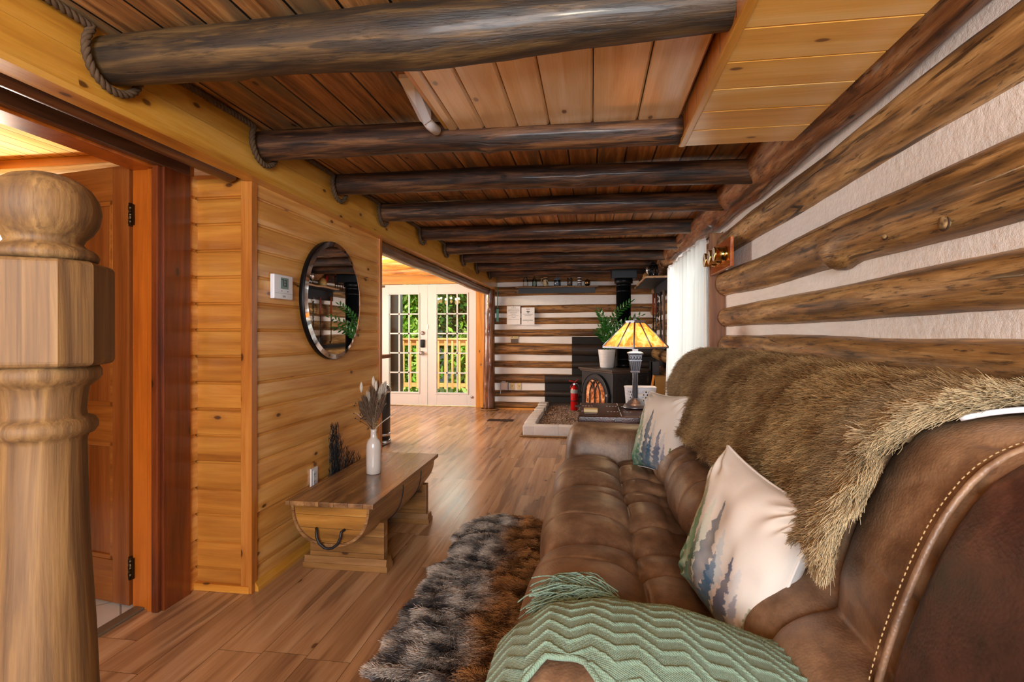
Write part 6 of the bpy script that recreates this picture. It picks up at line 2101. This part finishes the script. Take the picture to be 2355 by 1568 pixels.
# ---------------------------------------------------------------- shelf on the window wall with its things and the hanging fire tools
rs_ = thing('corner_shelf', 'black plank shelf with rope edge on the window wall beside the flue', 'shelf', (.75, 6.85, 1.86))
MB().box(.62, .905, 6.215, 7.66, 1.838, 1.866, bev=.002).build('board', plain('blue_black_shelf', '#1c232c', .5, var=.2), rs_)
MB().box(.86, .895, 6.23, 7.60, 1.70, 1.838, bev=.002).build('rail_board', SHELF, rs_)
rope_mb([(.90, 6.205, 1.852), (.62, 6.203, 1.852)] + [(.611, 6.215 + .1445 * k, 1.852 + .005 * math.sin(k * 1.7)) for k in range(11)] + [(.62, 7.67, 1.852), (.88, 7.67, 1.852)], .0135, .055, 6, step=.014).build('rope_edge', plain('pale_rope', '#b08a66', .8, var=.2, scale=60), rs_)
DKW = plain('dark_model_wood', '#2c1c14', .5)
t = thing('model_chair', 'tiny dark wooden spindle back chair on the corner shelf', 'model chair', (.69, 7.44, 1.866))
MB().box(.645, .735, 7.40, 7.49, 1.935, 1.945, bev=.004).build('seat', DKW, t)
for x in (.652, .728):
    for y in (7.407, 7.483):
        MB().tube([(x, y, 1.866), (x * .98 + .0138, y * .98 + 7.445 * .02, 1.936)], .005, 7).build('leg', DKW, t)
m = MB()
m.tube([(.73, 7.405, 1.945), (.738, 7.403, 2.02), (.74, 7.42, 2.06), (.741, 7.445, 2.072), (.74, 7.47, 2.06), (.738, 7.487, 2.02), (.73, 7.485, 1.945)], .005, 7)
for y in (7.425, 7.445, 7.465):
    m.tube([(.732, y, 1.945), (.74, y, 2.065)], .003, 6)
m.build('backrest', DKW, t)
HNY = plain('honey_jar', '#b08848', .5)
t = thing('beehive_jar', 'small tan beehive shaped jar on the corner shelf', 'jar', (.705, 6.98, 1.866))
MB().lathe([(.05, 1.867), (.056, 1.872), (.058, 1.90), (.056, 1.93), (.05, 1.945)], (.705, 6.98, 0), 22).build('body', HNY, t)
MB().lathe([(.053, 1.944), (.05, 1.958), (.038, 1.978), (.018, 1.99), (.003, 1.994)], (.705, 6.98, 0), 22).build('lid', plain('tan_lid', '#9a6c34', .5), t)
t = thing('candle_lantern', 'dark wire candle lantern on the corner shelf', 'lantern', (.72, 6.42, 1.866))
m = MB()
for k in range(10):
    a = k * PI / 5
    m.tube([(.72 + .045 * math.cos(a), 6.42 + .045 * math.sin(a), 1.875), (.72 + .062 * math.cos(a + .3), 6.42 + .062 * math.sin(a + .3), 1.94), (.72 + .045 * math.cos(a + .6), 6.42 + .045 * math.sin(a + .6), 2.01)], .004, 6)
    m.tube([(.72 + .045 * math.cos(a), 6.42 + .045 * math.sin(a), 1.875), (.72 + .062 * math.cos(a - .3), 6.42 + .062 * math.sin(a - .3), 1.94), (.72 + .045 * math.cos(a - .6), 6.42 + .045 * math.sin(a - .6), 2.01)], .004, 6)
m.build('wire_cage', BLACK_M, t)
MB().lathe([(.05, 1.867), (.05, 1.876)], (.72, 6.42, 0), 20).build('base', BLACK_M, t)
MB().lathe([(.05, 2.008), (.052, 2.014), (.03, 2.03), (.01, 2.045)], (.72, 6.42, 0), 20).tube([(.69, 6.42, 2.03), (.695, 6.42, 2.07), (.72, 6.42, 2.085), (.745, 6.42, 2.07), (.75, 6.42, 2.03)], .003, 6).build('top', BLACK_M, t)
MB().lathe([(.032, 1.877), (.034, 1.882), (.034, 1.96), (.03, 1.965)], (.72, 6.42, 0), 18).build('candle_glass', glass('lantern_glass', (.9, .93, .95), 2.0), t)
t = thing('silver_goblet', 'small silver cup on the corner shelf next to the lantern', 'cup', (.70, 6.68, 1.866))
MB().lathe([(.03, 1.867), (.03, 1.872), (.008, 1.885), (.008, 1.92), (.03, 1.94), (.042, 1.975), (.046, 2.02), (.043, 2.021), (.036, 1.97), (.0, 1.945)], (.70, 6.68, 0), 22).build('cup', CHROME, t)
t = thing('shelf_ornament', 'small red and yellow leaning sign on the corner shelf, seen in the mirror', 'ornament', (.74, 7.16, 1.866))
MB().prism([(7.10, 1.867), (7.17, 1.885), (7.27, 2.03), (7.21, 2.05)], 'X', .752, .764).build('panel', plain('ornament_red', '#a8241c', .5), t)
MB().prism([(7.10, 1.867), (7.17, 1.885), (7.20, 1.93), (7.145, 1.95)], 'X', .748, .766).build('tail', plain('ornament_yellow', '#c9a83a', .5), t)

STEEL = plain('dark_tool_steel', '#3a3634', .45, .7)
ORW = plain('orange_handle', '#b5501c', .45, var=.15)
RDW = plain('red_brown_handle', '#7c3c2c', .5, var=.2)
def tool(name, label, y, zt, build):
    t = thing(name, label, 'fire tool', (.842, y, zt), 0, 'fire tools hung below the corner shelf')
    MB().tube([(.865, y, zt + .03), (.842, y, zt + .03), (.842, y, zt + .04)], .004, 6).build('hook', BLACK, t)
    build(t, y, zt)
def b1(t, y, z):
    MB().tube([(.842, y, z + .035), (.842, y, z - .25)], [.013, .016], 10).build('handle', ORW, t)
    MB().tube([(.842, y, z - .25), (.842, y, z - .62), (.84, y - .03, z - .66), (.838, y - .05, z - .63)], .007, 8).build('rod', STEEL, t)
def b2(t, y, z):
    MB().tube([(.842, y, z + .035), (.842, y, z - .22)], [.012, .018], 10).build('handle', RDW, t)
    MB().tube([(.842, y, z - .22), (.842, y, z - .55)], .007, 8).box(.825, .859, y - .05, y + .05, z - .70, z - .55, bev=.012).build('brush', STEEL, t)
def b3(t, y, z):
    MB().tube([(.842, y + .02 * math.sin(k * PI / 5), z + .005 + .03 * math.cos(k * PI / 5)) for k in range(11)], .004, 6).build('ring', CHROME, t)
    m = MB()
    for k in range(10):
        zz_ = z - .03 - .035 * k
        m.tube([(.842 + .010 * math.cos(q * PI / 4 + k * 1.57), y + .010 * math.sin(q * PI / 4 + k * 1.57), zz_ + .019 * math.sin(q * PI / 4)) for q in range(9)], .0035, 6)
    m.tube([(.842, y, z - .02), (.842, y, z - .40)], .005, 6)
    m.build('chain', STEEL, t)
def b4(t, y, z):
    MB().tube([(.842, y, z + .035), (.842, y, z - .33)], .010, 10).build('handle', STEEL, t)
    m = MB(); m.prism([(y - .012, z - .32), (y + .012, z - .32), (y + .06, z - .40), (y + .055, z - .60), (y - .055, z - .60), (y - .06, z - .40)], 'X', .836, .848)
    m.build('shovel_blade', STEEL, t)
def b5(t, y, z):
    MB().tube([(.842, y, z + .035), (.84, y + .01, z - .10), (.842, y - .02, z - .22), (.842, y + .015, z - .36), (.842, y, z - .66)], [.012, .018, .013, .015, .010], 10).build('stick', plain('bark_stick', '#6c5444', .8, var=.3, bump=.4), t)
tool('fire_poker', 'fire poker with orange wooden handle under the corner shelf', 7.50, 1.72, b1)
tool('hearth_brush', 'hearth brush with reddish handle under the corner shelf', 7.18, 1.70, b2)
tool('pot_chain', 'iron chain on a ring hanging under the corner shelf', 6.98, 1.68, b3)
tool('ash_shovel', 'dark steel ash shovel hanging under the corner shelf', 6.70, 1.68, b4)
tool('gnarled_stick', 'gnarled grey stick hanging under the corner shelf closest to the curtain', 6.42, 1.68, b5)

# ---------------------------------------------------------------- curtain and brass instruments
cn = NT('sheer_white_curtain')
ct = cn.node('BsdfTranslucent'); ct.inputs[0].default_value = (.93, .93, .92, 1)
cd = cn.node('BsdfDiffuse'); cd.inputs[0].default_value = (.90, .90, .90, 1)
cp2 = cn.node('BsdfTransparent'); cp2.inputs[0].default_value = (1, 1, 1, 1)
cm = cn.node('MixShader'); cm.inputs[0].default_value = .42
cm2 = cn.node('MixShader'); cm2.inputs[0].default_value = .10
cn.t.links.new(ct.outputs[0], cm.inputs[1]); cn.t.links.new(cd.outputs[0], cm.inputs[2])
cn.t.links.new(cm.outputs[0], cm2.inputs[1]); cn.t.links.new(cp2.outputs[0], cm2.inputs[2])
cn.t.links.new(cm2.outputs[0], cn.out.inputs[0])
CURT = cn.mat
cu = thing('window_curtain', 'sheer white curtain hanging over the window beside the brass instruments', 'curtain', (.87, 5.2, 1.93))
def cf(u, v):
    y = 4.20 + 1.96 * u
    z = .30 + 1.635 * v
    amp = .040 * (1.15 - .5 * v)
    x = .855 + amp * (math.sin(u * 2 * PI * 11 + .8 * math.sin(u * 9)) * .65 + .5 * noise.noise(Vector((u * 14, v * .9, 0)))) - .012 * (1 - v)
    return (x, y + .02 * math.sin(v * 2) * (1 - u), z)
MB().grid(cf, 240, 16).build('fabric', CURT, cu)
MB().grid(lambda u, v: (.852 + .03 * math.sin(u * 40) * .6, 4.20 + 1.98 * u, 1.915 + .03 * v), 160, 2).build('heading_band', CURT, cu)
rod = thing('curtain_rod', 'thin bronze curtain rod above the white curtain', 'rod', (.872, 5.2, 1.925))
MB().tube([(.875, 4.15, 1.925), (.875, 6.22, 1.925)], .006, 8).build('rod', BRONZE, rod)
for y in (4.165, 6.21):
    MB().box(.87, .98, y - .006, y + .006, 1.915, 1.935).build('bracket', BRONZE, rod)

ib = thing('brass_instruments', 'three round brass instruments on a glossy orange board over the log ends', 'weather station', (.88, 3.8, 1.72))
OB = wood('glossy_orange_board', ['#8a3a0c', '#b8591a', '#cf7a30'], 'Y', 'Z', 0, 0, (1.4, 20), rough=.16, tint=0, bump=.03, coat=.8)
MB().box(.872, .893, 3.53, 4.09, 1.632, 1.822, bev=.004).build('board', OB, ib)
for y in (3.665, 3.81, 3.955):
    d_ = MB().lathe([(.050, .0), (.052, -.004), (.046, -.010), (.0455, -.060), (.049, -.064), (.049, -.072), (.046, -.075)], (.872, y, 1.727), 40, axis='X').build('brass_case', BRASS, ib)
    MB().lathe([(.0455, -.0745), (.0445, -.0752)], (.872, y, 1.727), 32, axis='X').build('dial', plain('cream_dial', '#d8cdb4', .4), d_)
    MB().tube([(.7962, y, 1.727), (.7962, y + .02, 1.752)], .0016, 5).tube([(.7962, y, 1.727), (.7962, y - .012, 1.715)], .0016, 5).lathe([(.004, -.077), (.004, -.074)], (.872, y, 1.727), 10, axis='X').build('pointer', BLACK, d_)
